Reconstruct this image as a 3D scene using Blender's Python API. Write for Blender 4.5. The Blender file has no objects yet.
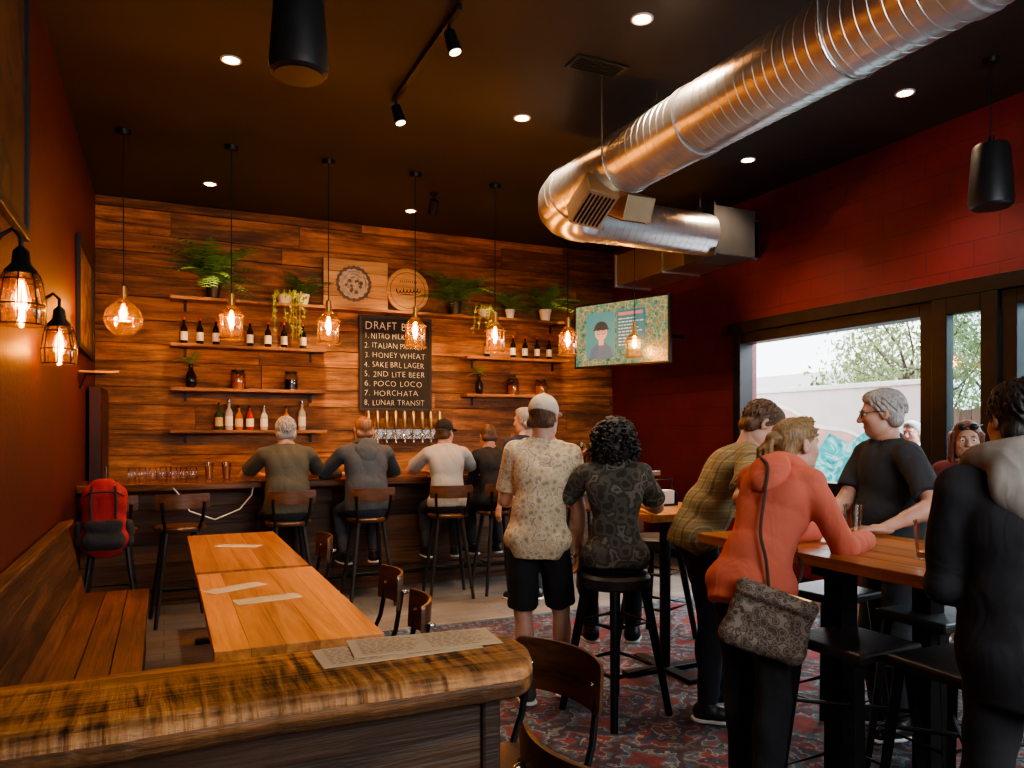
import bpy, math, random
import numpy as np
from mathutils import Vector, Matrix, Euler
random.seed(7)
SC=bpy.context.scene; COL=SC.collection
R=math.radians
XL,XR,YB,YF,ZC=-.65,5.65,9.0,-1.8,4.0
CAMZ=1.55; YAW=24.7; FPX=757.0; HOR=430.0
_s,_c=math.sin(R(YAW)),math.cos(R(YAW))
def ray(px,py):
    u=(px-512)/FPX; v=(HOR-py)/FPX
    return _s+_c*u,_c-_s*u,v
def at(px,py,z):
    x,y,v=ray(px,py); t=(z-CAMZ)/v; return (x*t,y*t,z)
def atY(px,py,Y):
    x,y,v=ray(px,py); t=Y/y; return (x*t,Y,CAMZ+v*t)
# ------------------------------------------------------------ mesh builder
class MB:
    def __init__(s): s.v=[];s.f=[];s.r=[]
    def add(s,vs,fs,r=None):
        o=len(s.v); r=random.random() if r is None else r
        s.v+=[tuple(p) for p in vs]; s.f+=[tuple(i+o for i in f) for f in fs]; s.r+=[r]*len(fs); return s
    def box(s,x0,x1,y0,y1,z0,z1,M=None,r=None):
        vs=[Vector((x,y,z)) for x in (x0,x1) for y in (y0,y1) for z in (z0,z1)]
        if M is not None: vs=[M@p for p in vs]
        return s.add(vs,[(0,1,3,2),(4,6,7,5),(0,4,5,1),(2,3,7,6),(0,2,6,4),(1,5,7,3)],r)
    def bx(s,c,size,rot=(0,0,0),r=None):
        M=Matrix.Translation(c)@Euler(rot).to_matrix().to_4x4(); a,b,d=[q/2 for q in size]
        return s.box(-a,a,-b,b,-d,d,M,r)
    def cyl(s,a,b,ra,rb=None,n=14,r=None):
        return s.tube([a,b],[ra,ra if rb is None else rb],n,r)
    def tube(s,pts,rad,n=10,r=None,closed=False):
        P=[Vector(p) for p in pts]; m=len(P)
        rad=[rad]*m if not isinstance(rad,(list,tuple)) else rad
        vs=[];fs=[]; prev=None
        for i in range(m):
            if closed: d=P[(i+1)%m]-P[i-1]
            else: d=P[min(i+1,m-1)]-P[max(i-1,0)]
            d.normalize()
            if prev is None:
                a=Vector((0,0,1)) if abs(d.z)<.9 else Vector((1,0,0)); x=d.cross(a).normalized()
            else: x=(prev-d*prev.dot(d)).normalized()
            prev=x; y=d.cross(x)
            for j in range(n):
                t=2*math.pi*j/n; vs.append(P[i]+(x*math.cos(t)+y*math.sin(t))*rad[i])
        for i in range(m if closed else m-1):
            k=(i+1)%m
            for j in range(n):
                fs.append((i*n+j,i*n+(j+1)%n,k*n+(j+1)%n,k*n+j))
        if not closed:
            fs.append(tuple(range(n))[::-1]); fs.append(tuple((m-1)*n+j for j in range(n)))
        return s.add(vs,fs,r)
    def lathe(s,prof,c=(0,0,0),n=24,M=None,r=None):
        c=Vector(c); vs=[];fs=[]
        for (q,z) in prof:
            for j in range(n):
                t=2*math.pi*j/n; p=Vector((q*math.cos(t),q*math.sin(t),z))
                if M is not None: p=M@p
                vs.append(p+c)
        for i in range(len(prof)-1):
            for j in range(n): fs.append((i*n+j,i*n+(j+1)%n,(i+1)*n+(j+1)%n,(i+1)*n+j))
        if prof[0][0]>1e-3: fs.append(tuple(range(n))[::-1])
        if prof[-1][0]>1e-3: fs.append(tuple((len(prof)-1)*n+j for j in range(n)))
        return s.add(vs,fs,r)
    def ell(s,c,rad,n=16,m=10,M=None,r=None):
        vs=[];fs=[];c=Vector(c)
        for i in range(m+1):
            a=-math.pi/2+math.pi*i/m
            for j in range(n):
                t=2*math.pi*j/n; p=Vector((rad[0]*max(math.cos(a),.001)*math.cos(t),rad[1]*max(math.cos(a),.001)*math.sin(t),rad[2]*math.sin(a)))
                if M is not None: p=M@p
                vs.append(p+c)
        for i in range(m):
            for j in range(n): fs.append((i*n+j,i*n+(j+1)%n,(i+1)*n+(j+1)%n,(i+1)*n+j))
        return s.add(vs,fs,r)
    def build(s,name,mat,parent=None,bevel=0,smooth=False,loc=None,rot=None,seg=2):
        me=bpy.data.meshes.new(name); me.from_pydata(s.v,[],s.f); 
        a=me.attributes.new('rnd','FLOAT','FACE'); a.data.foreach_set('value',s.r)
        me.materials.append(mat); me.update()
        o=bpy.data.objects.new(name,me); COL.objects.link(o)
        if parent is not None: o.parent=parent
        if loc is not None: o.location=loc
        if rot is not None: o.rotation_euler=rot
        if smooth:
            me.polygons.foreach_set('use_smooth',[True]*len(me.polygons))
            try: me.set_sharp_from_angle(angle=R(38))
            except Exception: pass
        if bevel:
            b=o.modifiers.new('bevel','BEVEL'); b.width=bevel; b.segments=seg; b.limit_method='ANGLE'; b.angle_limit=R(40)
        return o
def tag(o,label=None,cat=None,group=None,kind=None):
    if label: o['label']=label
    if cat: o['category']=cat
    if group: o['group']=group
    if kind: o['kind']=kind
    return o
def empty(name,loc,rz=0):
    o=bpy.data.objects.new(name,None); COL.objects.link(o); o.location=loc; o.rotation_euler=(0,0,rz); o.empty_display_size=.1; return o
def thing(name,label,cat,loc=(0,0,0),rz=0,group=None): return tag(empty(name,loc,rz),label,cat,group)
def copy_tree(o,parent=None):
    c=o.copy(); COL.objects.link(c)
    if parent is not None: c.parent=parent
    for ch in list(o.children): copy_tree(ch,c)
    return c
def struct(o): o['kind']='structure'; return o
PROTO={}
def place(kind,maker,label,cat,loc,rz=0,group=None):
    if kind not in PROTO: o=maker(); PROTO[kind]=o
    else:
        o=copy_tree(PROTO[kind])
        if 'group' in o: del o['group']
    o.location=loc; o.rotation_euler=(0,0,rz); tag(o,label,cat,group); return o
# ------------------------------------------------------------ materials
def newmat(name):
    m=bpy.data.materials.new(name); m.use_nodes=True; nt=m.node_tree
    return m,nt,nt.nodes['Principled BSDF']
def nd(nt,t,**k):
    n=nt.nodes.new(t)
    for a,b in k.items():
        if a.startswith('i_'):
            key=a[2:].replace('_',' '); n.inputs[key].default_value=b
        else: setattr(n,a,b)
    return n
def L(nt,a,b): nt.links.new(a,b)
def c4(c): return (c[0],c[1],c[2],1)
def ramp(nt,stops,interp='LINEAR'):
    r=nd(nt,'ShaderNodeValToRGB'); r.color_ramp.interpolation=interp; e=r.color_ramp.elements
    e[0].position=stops[0][0]; e[0].color=c4(stops[0][1]); e[1].position=stops[-1][0]; e[1].color=c4(stops[-1][1])
    for p,c in stops[1:-1]:
        q=e.new(p); q.color=c4(c)
    return r
def wrinkle(nt,tc,b,fine,fs,strength=.24):
    n1=nd(nt,'ShaderNodeTexNoise',i_Scale=7.0,i_Detail=2.0,i_Distortion=1.6); mp=nd(nt,'ShaderNodeMapping'); mp.inputs['Scale'].default_value=(1,1,.65); mp.inputs['Rotation'].default_value=(.3,.5,.2); L(nt,tc.outputs['Object'],mp.inputs[0]); L(nt,mp.outputs[0],n1.inputs['Vector'])
    n2=nd(nt,'ShaderNodeTexNoise',i_Scale=float(fs),i_Detail=2.0); L(nt,tc.outputs['Object'],n2.inputs['Vector'])
    bp=nd(nt,'ShaderNodeBump',i_Strength=strength,i_Distance=.05); L(nt,n1.outputs['Fac'],bp.inputs['Height'])
    b2=nd(nt,'ShaderNodeBump',i_Strength=fine,i_Distance=.006); L(nt,n2.outputs['Fac'],b2.inputs['Height']); L(nt,bp.outputs[0],b2.inputs['Normal']); L(nt,b2.outputs[0],b.inputs['Normal'])
def pm(name,col,rough=.5,metal=0,var=.25,scale=12,bump=.05,emit=None,est=0,bs=None,wrk=False):
    m,nt,b=newmat(name)
    b.inputs['Roughness'].default_value=rough; b.inputs['Metallic'].default_value=metal
    tc=nd(nt,'ShaderNodeTexCoord'); nz=nd(nt,'ShaderNodeTexNoise',i_Scale=scale,i_Detail=5.0); L(nt,tc.outputs['Object'],nz.inputs['Vector'])
    r=ramp(nt,[(.25,[q*(1-var) for q in col]),(.75,[min(1,q*(1+var)) for q in col])]); L(nt,nz.outputs['Fac'],r.inputs[0]); L(nt,r.outputs[0],b.inputs['Base Color'])
    if wrk: wrinkle(nt,tc,b,bump,bs or 160)
    elif bump:
        n2=nd(nt,'ShaderNodeTexNoise',i_Scale=bs or scale*6,i_Detail=3.0); L(nt,tc.outputs['Object'],n2.inputs['Vector'])
        bp=nd(nt,'ShaderNodeBump',i_Strength=bump,i_Distance=.02); L(nt,n2.outputs['Fac'],bp.inputs['Height']); L(nt,bp.outputs[0],b.inputs['Normal'])
    if emit:
        b.inputs['Emission Color'].default_value=c4(emit); b.inputs['Emission Strength'].default_value=est
    return m
def hairmat(name,col,var=.5):
    m,nt,b=newmat(name); b.inputs['Roughness'].default_value=.55
    tc=nd(nt,'ShaderNodeTexCoord'); mp=nd(nt,'ShaderNodeMapping'); mp.inputs['Scale'].default_value=(150,150,22); L(nt,tc.outputs['Object'],mp.inputs[0])
    nz=nd(nt,'ShaderNodeTexNoise',i_Scale=1.0,i_Detail=3.0,i_Distortion=.6); L(nt,mp.outputs[0],nz.inputs['Vector'])
    r=ramp(nt,[(.3,[q*(1-var) for q in col]),(.7,[q*(1+var) for q in col])]); L(nt,nz.outputs['Fac'],r.inputs[0]); L(nt,r.outputs[0],b.inputs['Base Color'])
    bp=nd(nt,'ShaderNodeBump',i_Strength=.45,i_Distance=.006); L(nt,nz.outputs['Fac'],bp.inputs['Height']); L(nt,bp.outputs[0],b.inputs['Normal']); return m
def wood(name,c1,c2,axis=0,scale=1.0,rough=.45,bump=.2,vary=.6,cmid=None,weather=0,saw=0):
    m,nt,b=newmat(name); b.inputs['Roughness'].default_value=rough
    tc=nd(nt,'ShaderNodeTexCoord'); at_=nd(nt,'ShaderNodeAttribute',attribute_name='rnd')
    mu=nd(nt,'ShaderNodeMath',operation='MULTIPLY'); mu.inputs[1].default_value=37.0; L(nt,at_.outputs['Fac'],mu.inputs[0])
    va=nd(nt,'ShaderNodeVectorMath',operation='ADD'); L(nt,tc.outputs['Object'],va.inputs[0]); L(nt,mu.outputs[0],va.inputs[1])
    mp=nd(nt,'ShaderNodeMapping'); sc=[9*scale]*3; sc[axis]=.7*scale; mp.inputs['Scale'].default_value=sc; L(nt,va.outputs[0],mp.inputs[0])
    n1=nd(nt,'ShaderNodeTexNoise',i_Scale=1.0,i_Detail=7.0,i_Roughness=.62,i_Distortion=1.4); L(nt,mp.outputs[0],n1.inputs['Vector'])
    m2=nd(nt,'ShaderNodeMapping'); s2=[70*scale]*3; s2[axis]=2.5*scale; m2.inputs['Scale'].default_value=s2; L(nt,va.outputs[0],m2.inputs[0])
    n2=nd(nt,'ShaderNodeTexNoise',i_Scale=1.0,i_Detail=3.0); L(nt,m2.outputs[0],n2.inputs['Vector'])
    ad=nd(nt,'ShaderNodeMath',operation='MULTIPLY_ADD'); ad.inputs[1].default_value=.35; L(nt,n2.outputs['Fac'],ad.inputs[0]); L(nt,n1.outputs['Fac'],ad.inputs[2])
    last=ad.outputs[0]
    if saw:
        m4=nd(nt,'ShaderNodeMapping'); s4=[5.0]*3; s4[axis]=46; m4.inputs['Scale'].default_value=s4; m4.inputs['Rotation'].default_value=(0,0,.6); L(nt,tc.outputs['Object'],m4.inputs[0])
        n4=nd(nt,'ShaderNodeTexNoise',i_Scale=1.0,i_Detail=5.0,i_Distortion=.4); L(nt,m4.outputs[0],n4.inputs['Vector'])
        n6=nd(nt,'ShaderNodeTexNoise',i_Scale=2.3,i_Detail=3.0); L(nt,tc.outputs['Object'],n6.inputs['Vector']); r6=ramp(nt,[(.4,(0,0,0)),(.6,(1,1,1))]); L(nt,n6.outputs['Fac'],r6.inputs[0])
        c4_=nd(nt,'ShaderNodeMath',operation='SUBTRACT'); c4_.inputs[1].default_value=.52; L(nt,n4.outputs['Fac'],c4_.inputs[0])
        p4=nd(nt,'ShaderNodeMath',operation='MULTIPLY'); L(nt,c4_.outputs[0],p4.inputs[0]); L(nt,r6.outputs[0],p4.inputs[1])
        a4=nd(nt,'ShaderNodeMath',operation='MULTIPLY_ADD'); a4.inputs[1].default_value=saw; L(nt,p4.outputs[0],a4.inputs[0]); L(nt,last,a4.inputs[2]); last=a4.outputs[0]
    st=[(.45,c1),(.82,c2)]
    if cmid: st=[(.45,c1),(.62,cmid),(.85,c2)]
    r=ramp(nt,st); L(nt,last,r.inputs[0])
    k=nd(nt,'ShaderNodeMath',operation='MULTIPLY_ADD'); k.inputs[1].default_value=vary; k.inputs[2].default_value=1-vary/2; L(nt,at_.outputs['Fac'],k.inputs[0])
    mx=nd(nt,'ShaderNodeVectorMath',operation='SCALE'); L(nt,r.outputs[0],mx.inputs[0]); L(nt,k.outputs[0],mx.inputs['Scale'])
    col=mx.outputs[0]
    if weather:
        n5=nd(nt,'ShaderNodeTexNoise',i_Scale=1.7,i_Detail=7.0,i_Roughness=.7); mw=nd(nt,'ShaderNodeMapping'); sw_=[2.2]*3; sw_[axis]=.8; mw.inputs['Scale'].default_value=sw_; L(nt,va.outputs[0],mw.inputs[0]); L(nt,mw.outputs[0],n5.inputs['Vector'])
        r5=ramp(nt,[(.38,(1-weather,)*3),(.60,(1.15,1.15,1.15))]); L(nt,n5.outputs['Fac'],r5.inputs[0])
        m5=nd(nt,'ShaderNodeVectorMath',operation='MULTIPLY'); L(nt,col,m5.inputs[0]); L(nt,r5.outputs[0],m5.inputs[1]); col=m5.outputs[0]
    L(nt,col,b.inputs['Base Color'])
    bp=nd(nt,'ShaderNodeBump',i_Strength=bump,i_Distance=.02); L(nt,last,bp.inputs['Height']); L(nt,bp.outputs[0],b.inputs['Normal'])
    return m
def emis(name,col,st):
    m,nt,b=newmat(name); b.inputs['Base Color'].default_value=c4(col); b.inputs['Emission Color'].default_value=c4(col); b.inputs['Emission Strength'].default_value=st; return m
def thin_glass(name,col,refl=.12,diff=0,dcol=(1,.55,.2)):
    m,nt,b=newmat(name); nt.nodes.remove(b); out=nt.nodes['Material Output']
    tr=nd(nt,'ShaderNodeBsdfTransparent'); tr.inputs[0].default_value=c4(col)
    gl=nd(nt,'ShaderNodeBsdfGlossy'); gl.inputs['Roughness'].default_value=.05
    lw=nd(nt,'ShaderNodeLayerWeight',i_Blend=.35); mu=nd(nt,'ShaderNodeMath',operation='MULTIPLY_ADD'); mu.inputs[1].default_value=.6; mu.inputs[2].default_value=refl*.4
    L(nt,lw.outputs['Fresnel'],mu.inputs[0]); mx=nd(nt,'ShaderNodeMixShader'); L(nt,mu.outputs[0],mx.inputs[0]); L(nt,tr.outputs[0],mx.inputs[1]); L(nt,gl.outputs[0],mx.inputs[2]); res=mx.outputs[0]
    if diff:
        tl=nd(nt,'ShaderNodeBsdfTranslucent'); tl.inputs[0].default_value=c4(dcol)
        m2=nd(nt,'ShaderNodeMixShader'); m2.inputs[0].default_value=diff; L(nt,res,m2.inputs[1]); L(nt,tl.outputs[0],m2.inputs[2]); res=m2.outputs[0]
    L(nt,res,out.inputs[0])
    return m
def brickmat(name,c1,c2,mort,w,h,msz,ax,rough=.6,bump=.4,offset=.5,nv=(.65,1.2)):
    m,nt,b=newmat(name); b.inputs['Roughness'].default_value=rough
    tc=nd(nt,'ShaderNodeTexCoord'); sp=nd(nt,'ShaderNodeSeparateXYZ'); L(nt,tc.outputs['Object'],sp.inputs[0]); cb=nd(nt,'ShaderNodeCombineXYZ')
    L(nt,sp.outputs[ax[0]],cb.inputs[0]); L(nt,sp.outputs[ax[1]],cb.inputs[1])
    bk=nd(nt,'ShaderNodeTexBrick'); bk.offset=offset
    bk.inputs['Scale'].default_value=1; bk.inputs['Brick Width'].default_value=w; bk.inputs['Row Height'].default_value=h; bk.inputs['Mortar Size'].default_value=msz; bk.inputs['Mortar Smooth'].default_value=.4; bk.inputs['Bias'].default_value=0
    bk.inputs['Color1'].default_value=c4(c1); bk.inputs['Color2'].default_value=c4(c2); bk.inputs['Mortar'].default_value=c4(mort)
    L(nt,cb.outputs[0],bk.inputs['Vector'])
    nz=nd(nt,'ShaderNodeTexNoise',i_Scale=3.0,i_Detail=6.0); L(nt,tc.outputs['Object'],nz.inputs['Vector'])
    rr=ramp(nt,[(.3,(nv[0],)*3),(.7,(nv[1],)*3)]); L(nt,nz.outputs['Fac'],rr.inputs[0])
    mx=nd(nt,'ShaderNodeVectorMath',operation='MULTIPLY'); L(nt,bk.outputs['Color'],mx.inputs[0]); L(nt,rr.outputs[0],mx.inputs[1]); L(nt,mx.outputs[0],b.inputs['Base Color'])
    iv=nd(nt,'ShaderNodeMath',operation='SUBTRACT'); iv.inputs[0].default_value=1; L(nt,bk.outputs['Fac'],iv.inputs[1])
    n3=nd(nt,'ShaderNodeTexNoise',i_Scale=40.0,i_Detail=4.0); L(nt,tc.outputs['Object'],n3.inputs['Vector'])
    ad=nd(nt,'ShaderNodeMath',operation='MULTIPLY_ADD'); ad.inputs[1].default_value=.25; L(nt,n3.outputs['Fac'],ad.inputs[0]); L(nt,iv.outputs[0],ad.inputs[2])
    bp=nd(nt,'ShaderNodeBump',i_Strength=bump,i_Distance=.012); L(nt,ad.outputs[0],bp.inputs['Height']); L(nt,bp.outputs[0],b.inputs['Normal'])
    return m
def vormat(name,stops,scale=20,dist='EUCLIDEAN',rough=.8,noise=1.0,nscale=8,bump=.1,wrk=False,worn=0,rand=1.0):
    m,nt,b=newmat(name); b.inputs['Roughness'].default_value=rough
    tc=nd(nt,'ShaderNodeTexCoord'); nz=nd(nt,'ShaderNodeTexNoise',i_Scale=float(nscale),i_Detail=4.0); L(nt,tc.outputs['Object'],nz.inputs['Vector'])
    vo=nd(nt,'ShaderNodeTexVoronoi',i_Scale=float(scale),i_Randomness=rand); vo.distance=dist; L(nt,tc.outputs['Object'],vo.inputs['Vector'])
    ad=nd(nt,'ShaderNodeMath',operation='MULTIPLY_ADD'); ad.inputs[1].default_value=noise; L(nt,nz.outputs['Fac'],ad.inputs[0]); L(nt,vo.outputs['Distance'],ad.inputs[2])
    mm=nd(nt,'ShaderNodeMath',operation='MULTIPLY'); mm.inputs[1].default_value=1/(1+noise); L(nt,ad.outputs[0],mm.inputs[0])
    r=ramp(nt,stops,'CONSTANT'); L(nt,mm.outputs[0],r.inputs[0]); col=r.outputs[0]
    if worn:
        n5=nd(nt,'ShaderNodeTexNoise',i_Scale=2.2,i_Detail=9.0,i_Roughness=.75); L(nt,tc.outputs['Object'],n5.inputs['Vector'])
        r5=ramp(nt,[(.4,(1-worn,)*3),(.62,(1.15,1.15,1.15))]); L(nt,n5.outputs['Fac'],r5.inputs[0]); m5=nd(nt,'ShaderNodeVectorMath',operation='MULTIPLY'); L(nt,col,m5.inputs[0]); L(nt,r5.outputs[0],m5.inputs[1]); col=m5.outputs[0]
    L(nt,col,b.inputs['Base Color'])
    if wrk: wrinkle(nt,tc,b,bump,160)
    else:
        n3=nd(nt,'ShaderNodeTexNoise',i_Scale=120.0); L(nt,tc.outputs['Object'],n3.inputs['Vector']); bp=nd(nt,'ShaderNodeBump',i_Strength=bump,i_Distance=.01); L(nt,n3.outputs['Fac'],bp.inputs['Height']); L(nt,bp.outputs[0],b.inputs['Normal'])
    return m
def plaidmat(name,base,a,bcol,f=38):
    m,nt,b=newmat(name); b.inputs['Roughness'].default_value=.85
    tc=nd(nt,'ShaderNodeTexCoord'); outs=[]
    for d in ('X','Z'):
        w=nd(nt,'ShaderNodeTexWave',i_Scale=f/6.28,i_Distortion=.3); w.bands_direction=d; w.wave_profile='SIN'; L(nt,tc.outputs['Object'],w.inputs['Vector'])
        outs.append(w)
    r1=ramp(nt,[(.0,base),(.55,a),(.8,bcol)],'CONSTANT'); L(nt,outs[0].outputs['Fac'],r1.inputs[0])
    r2=ramp(nt,[(.0,(1,1,1)),(.6,(.82,.80,.72)),(.85,(1.25,1.2,1.1))],'CONSTANT'); L(nt,outs[1].outputs['Fac'],r2.inputs[0])
    mx=nd(nt,'ShaderNodeVectorMath',operation='MULTIPLY'); L(nt,r1.outputs[0],mx.inputs[0]); L(nt,r2.outputs[0],mx.inputs[1]); L(nt,mx.outputs[0],b.inputs['Base Color'])
    wrinkle(nt,tc,b,.08,160)
    return m
M={}
M['red_plaster']=pm('red_plaster',(.090,.015,.0125),.5,0,.18,2,.15,bs=30)
M['red_block']=brickmat('red_block',(.135,.0115,.0205),(.127,.0108,.0192),(.085,.0075,.0135),.40,.20,.005,(1,2),.55,.45,.5,(.85,1.1))
M['ceiling']=pm('ceiling_black',(.029,.022,.018),.6,0,.15,1.5,.08)
M['wall_wood']=wood('wall_wood',(.050,.021,.009),(.52,.235,.086),0,.9,.55,.7,.9,(.24,.10,.036),weather=.6)
M['dark_wood']=wood('dark_wood',(.025,.011,.006),(.17,.075,.034),0,1,.5,.4,.6)
M['black_wood']=wood('black_wood',(.010,.006,.004),(.075,.036,.018),0,1,.55,.5,.5)
M['dark_wood_y']=wood('dark_wood_y',(.022,.009,.005),(.20,.082,.034),1,1.2,.55,.5,.8,(.085,.033,.014),weather=.6)
M['red_wood_y']=wood('red_wood_y',(.030,.010,.0055),(.14,.043,.020),1,1.2,.5,.4,.7,weather=.5)
M['table_wood']=wood('table_wood',(.24,.072,.020),(.60,.25,.075),1,1.0,.3,.12,.5,(.42,.155,.042))
M['ledge_wood']=wood('ledge_wood',(.012,.0055,.003),(.54,.25,.082),0,1.0,.55,.7,.1,(.28,.115,.034),weather=.6,saw=1.15)
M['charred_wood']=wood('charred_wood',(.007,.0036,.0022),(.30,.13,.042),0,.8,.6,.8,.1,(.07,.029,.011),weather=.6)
M['counter_wood']=wood('counter_wood',(.04,.015,.007),(.22,.09,.035),0,1,.22,.1,.3)
M['shelf_wood']=wood('shelf_wood',(.09,.035,.014),(.42,.19,.07),0,1,.5,.3,.4)
M['chair_wood']=wood('chair_wood',(.04,.017,.009),(.14,.058,.026),0,1.5,.35,.1,.3)
M['sign_wood']=wood('sign_wood',(.42,.23,.095),(.66,.43,.20),0,1.3,.5,.1,.3)
M['floor']=brickmat('floor_planks',(.20,.175,.155),(.25,.22,.195),(.06,.05,.045),1.6,.17,.004,(0,1),.42,.2,.37)
M['black_metal']=pm('black_metal',(.016,.016,.017),.42,.5,.2,10,.03)
M['black_plastic']=pm('black_plastic',(.016,.016,.017),.42,0,.2,10,.03)
M['black_seat']=pm('black_seat',(.024,.021,.02),.42,0,.3,10,.1)
M['steel']=pm('steel',(.62,.6,.57),.25,1,.1,8,.02)
M['brass']=pm('brass',(.75,.5,.2),.28,1,.15,8,.02)
M['vent_metal']=pm('vent_metal',(.70,.52,.32),.35,.9,.1,8,.02)  # duct metal with the warm reflected room light put into its colour
M['duct_dark']=pm('duct_dark',(.06,.06,.062),.5,.4,.2,5,.03)
M['filament']=emis('filament',(1,.46,.12),55)
M['can_light']=emis('can_light',(1,.75,.45),14)
M['glass']=thin_glass('clear_glass',(.97,.95,.92))
M['amber_glass']=thin_glass('amber_glass',(1,.78,.45),.3,.014)
M['bulb_glass']=thin_glass('bulb_glass',(1,.72,.36),.2,.04)
M['window_glass']=thin_glass('window_glass',(.8,.9,.92),.1)
M['beer']=pm('beer',(.55,.22,.03),.15,0,.1,5,0)
M['chalk']=emis('chalk',(.78,.76,.70),.1)  # chalk carries a faint added glow of its own
M['slate']=pm('slate',(.012,.011,.011),.7,0,.4,4,.03)
M['leaf']=pm('leaf',(.10,.22,.055),.5,0,.5,10,.05)
M['leaf_dark']=pm('leaf_dark',(.055,.13,.045),.5,0,.5,10,.05)
M['leaf_lime']=pm('leaf_lime',(.28,.33,.06),.5,0,.3,10,.05)
M['leaf_out']=pm('leaf_outdoor',(.24,.31,.13),.7,0,.5,2,0)
M['bark']=pm('bark',(.13,.10,.08),.9,0,.4,8,.4)
M['paper']=pm('paper',(.56,.42,.26),.8,0,.08,10,.02)
M['ink']=pm('ink',(.16,.11,.07),.8,0,.1,10,0)
M['white']=pm('white_paint',(.75,.73,.68),.6,0,.1,8,.02)
M['bottle_dark']=pm('bottle_dark',(.015,.01,.008),.12,0,.2,8,0)
M['bottle_green']=pm('bottle_green',(.03,.07,.03),.12,0,.2,8,0)
M['bottle_amber']=pm('bottle_amber',(.4,.15,.03),.12,0,.2,8,0)
M['bottle_clear']=pm('bottle_clear',(.45,.48,.48),.1,0,.1,8,0)
M['bottle_red']=pm('bottle_red',(.4,.04,.03),.15,0,.1,8,0)
M['label_red']=pm('label_red',(.5,.06,.04),.6,0,.1,8,0)
NV,RD,CR,BL,DR=(.028,.045,.075),(.17,.032,.034),(.25,.21,.18),(.065,.11,.15),(.10,.025,.028)
M['rug_field']=vormat('rug_field',[(0,NV),(.12,CR),(.15,BL),(.23,RD),(.31,NV),(.345,CR),(.37,NV),(.43,RD),(.485,CR),(.505,BL),(.55,DR),(.60,NV),(.645,CR),(.67,BL),(.72,RD)],2.1,'MANHATTAN',.95,.75,15,worn=.6,rand=.35)
M['rug_border']=vormat('rug_border',[(0,RD),(.2,CR),(.25,NV),(.4,BL),(.46,CR),(.5,NV),(.58,RD)],7.0,'CHEBYCHEV',.95,.6,16,worn=.55,rand=.1)
def ductmat():
    m,nt,b=newmat('spiral_duct'); b.inputs['Metallic'].default_value=.95; b.inputs['Base Color'].default_value=(.78,.80,.83,1)
    tc=nd(nt,'ShaderNodeTexCoord'); nz=nd(nt,'ShaderNodeTexNoise',i_Scale=1.5,i_Detail=2.0); L(nt,tc.outputs['Object'],nz.inputs['Vector'])
    r=ramp(nt,[(.3,(.30,.30,.30)),(.7,(.35,.35,.35))]); L(nt,nz.outputs['Fac'],r.inputs[0]); L(nt,r.outputs[0],b.inputs['Roughness']); return m
M['duct']=ductmat()
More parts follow.
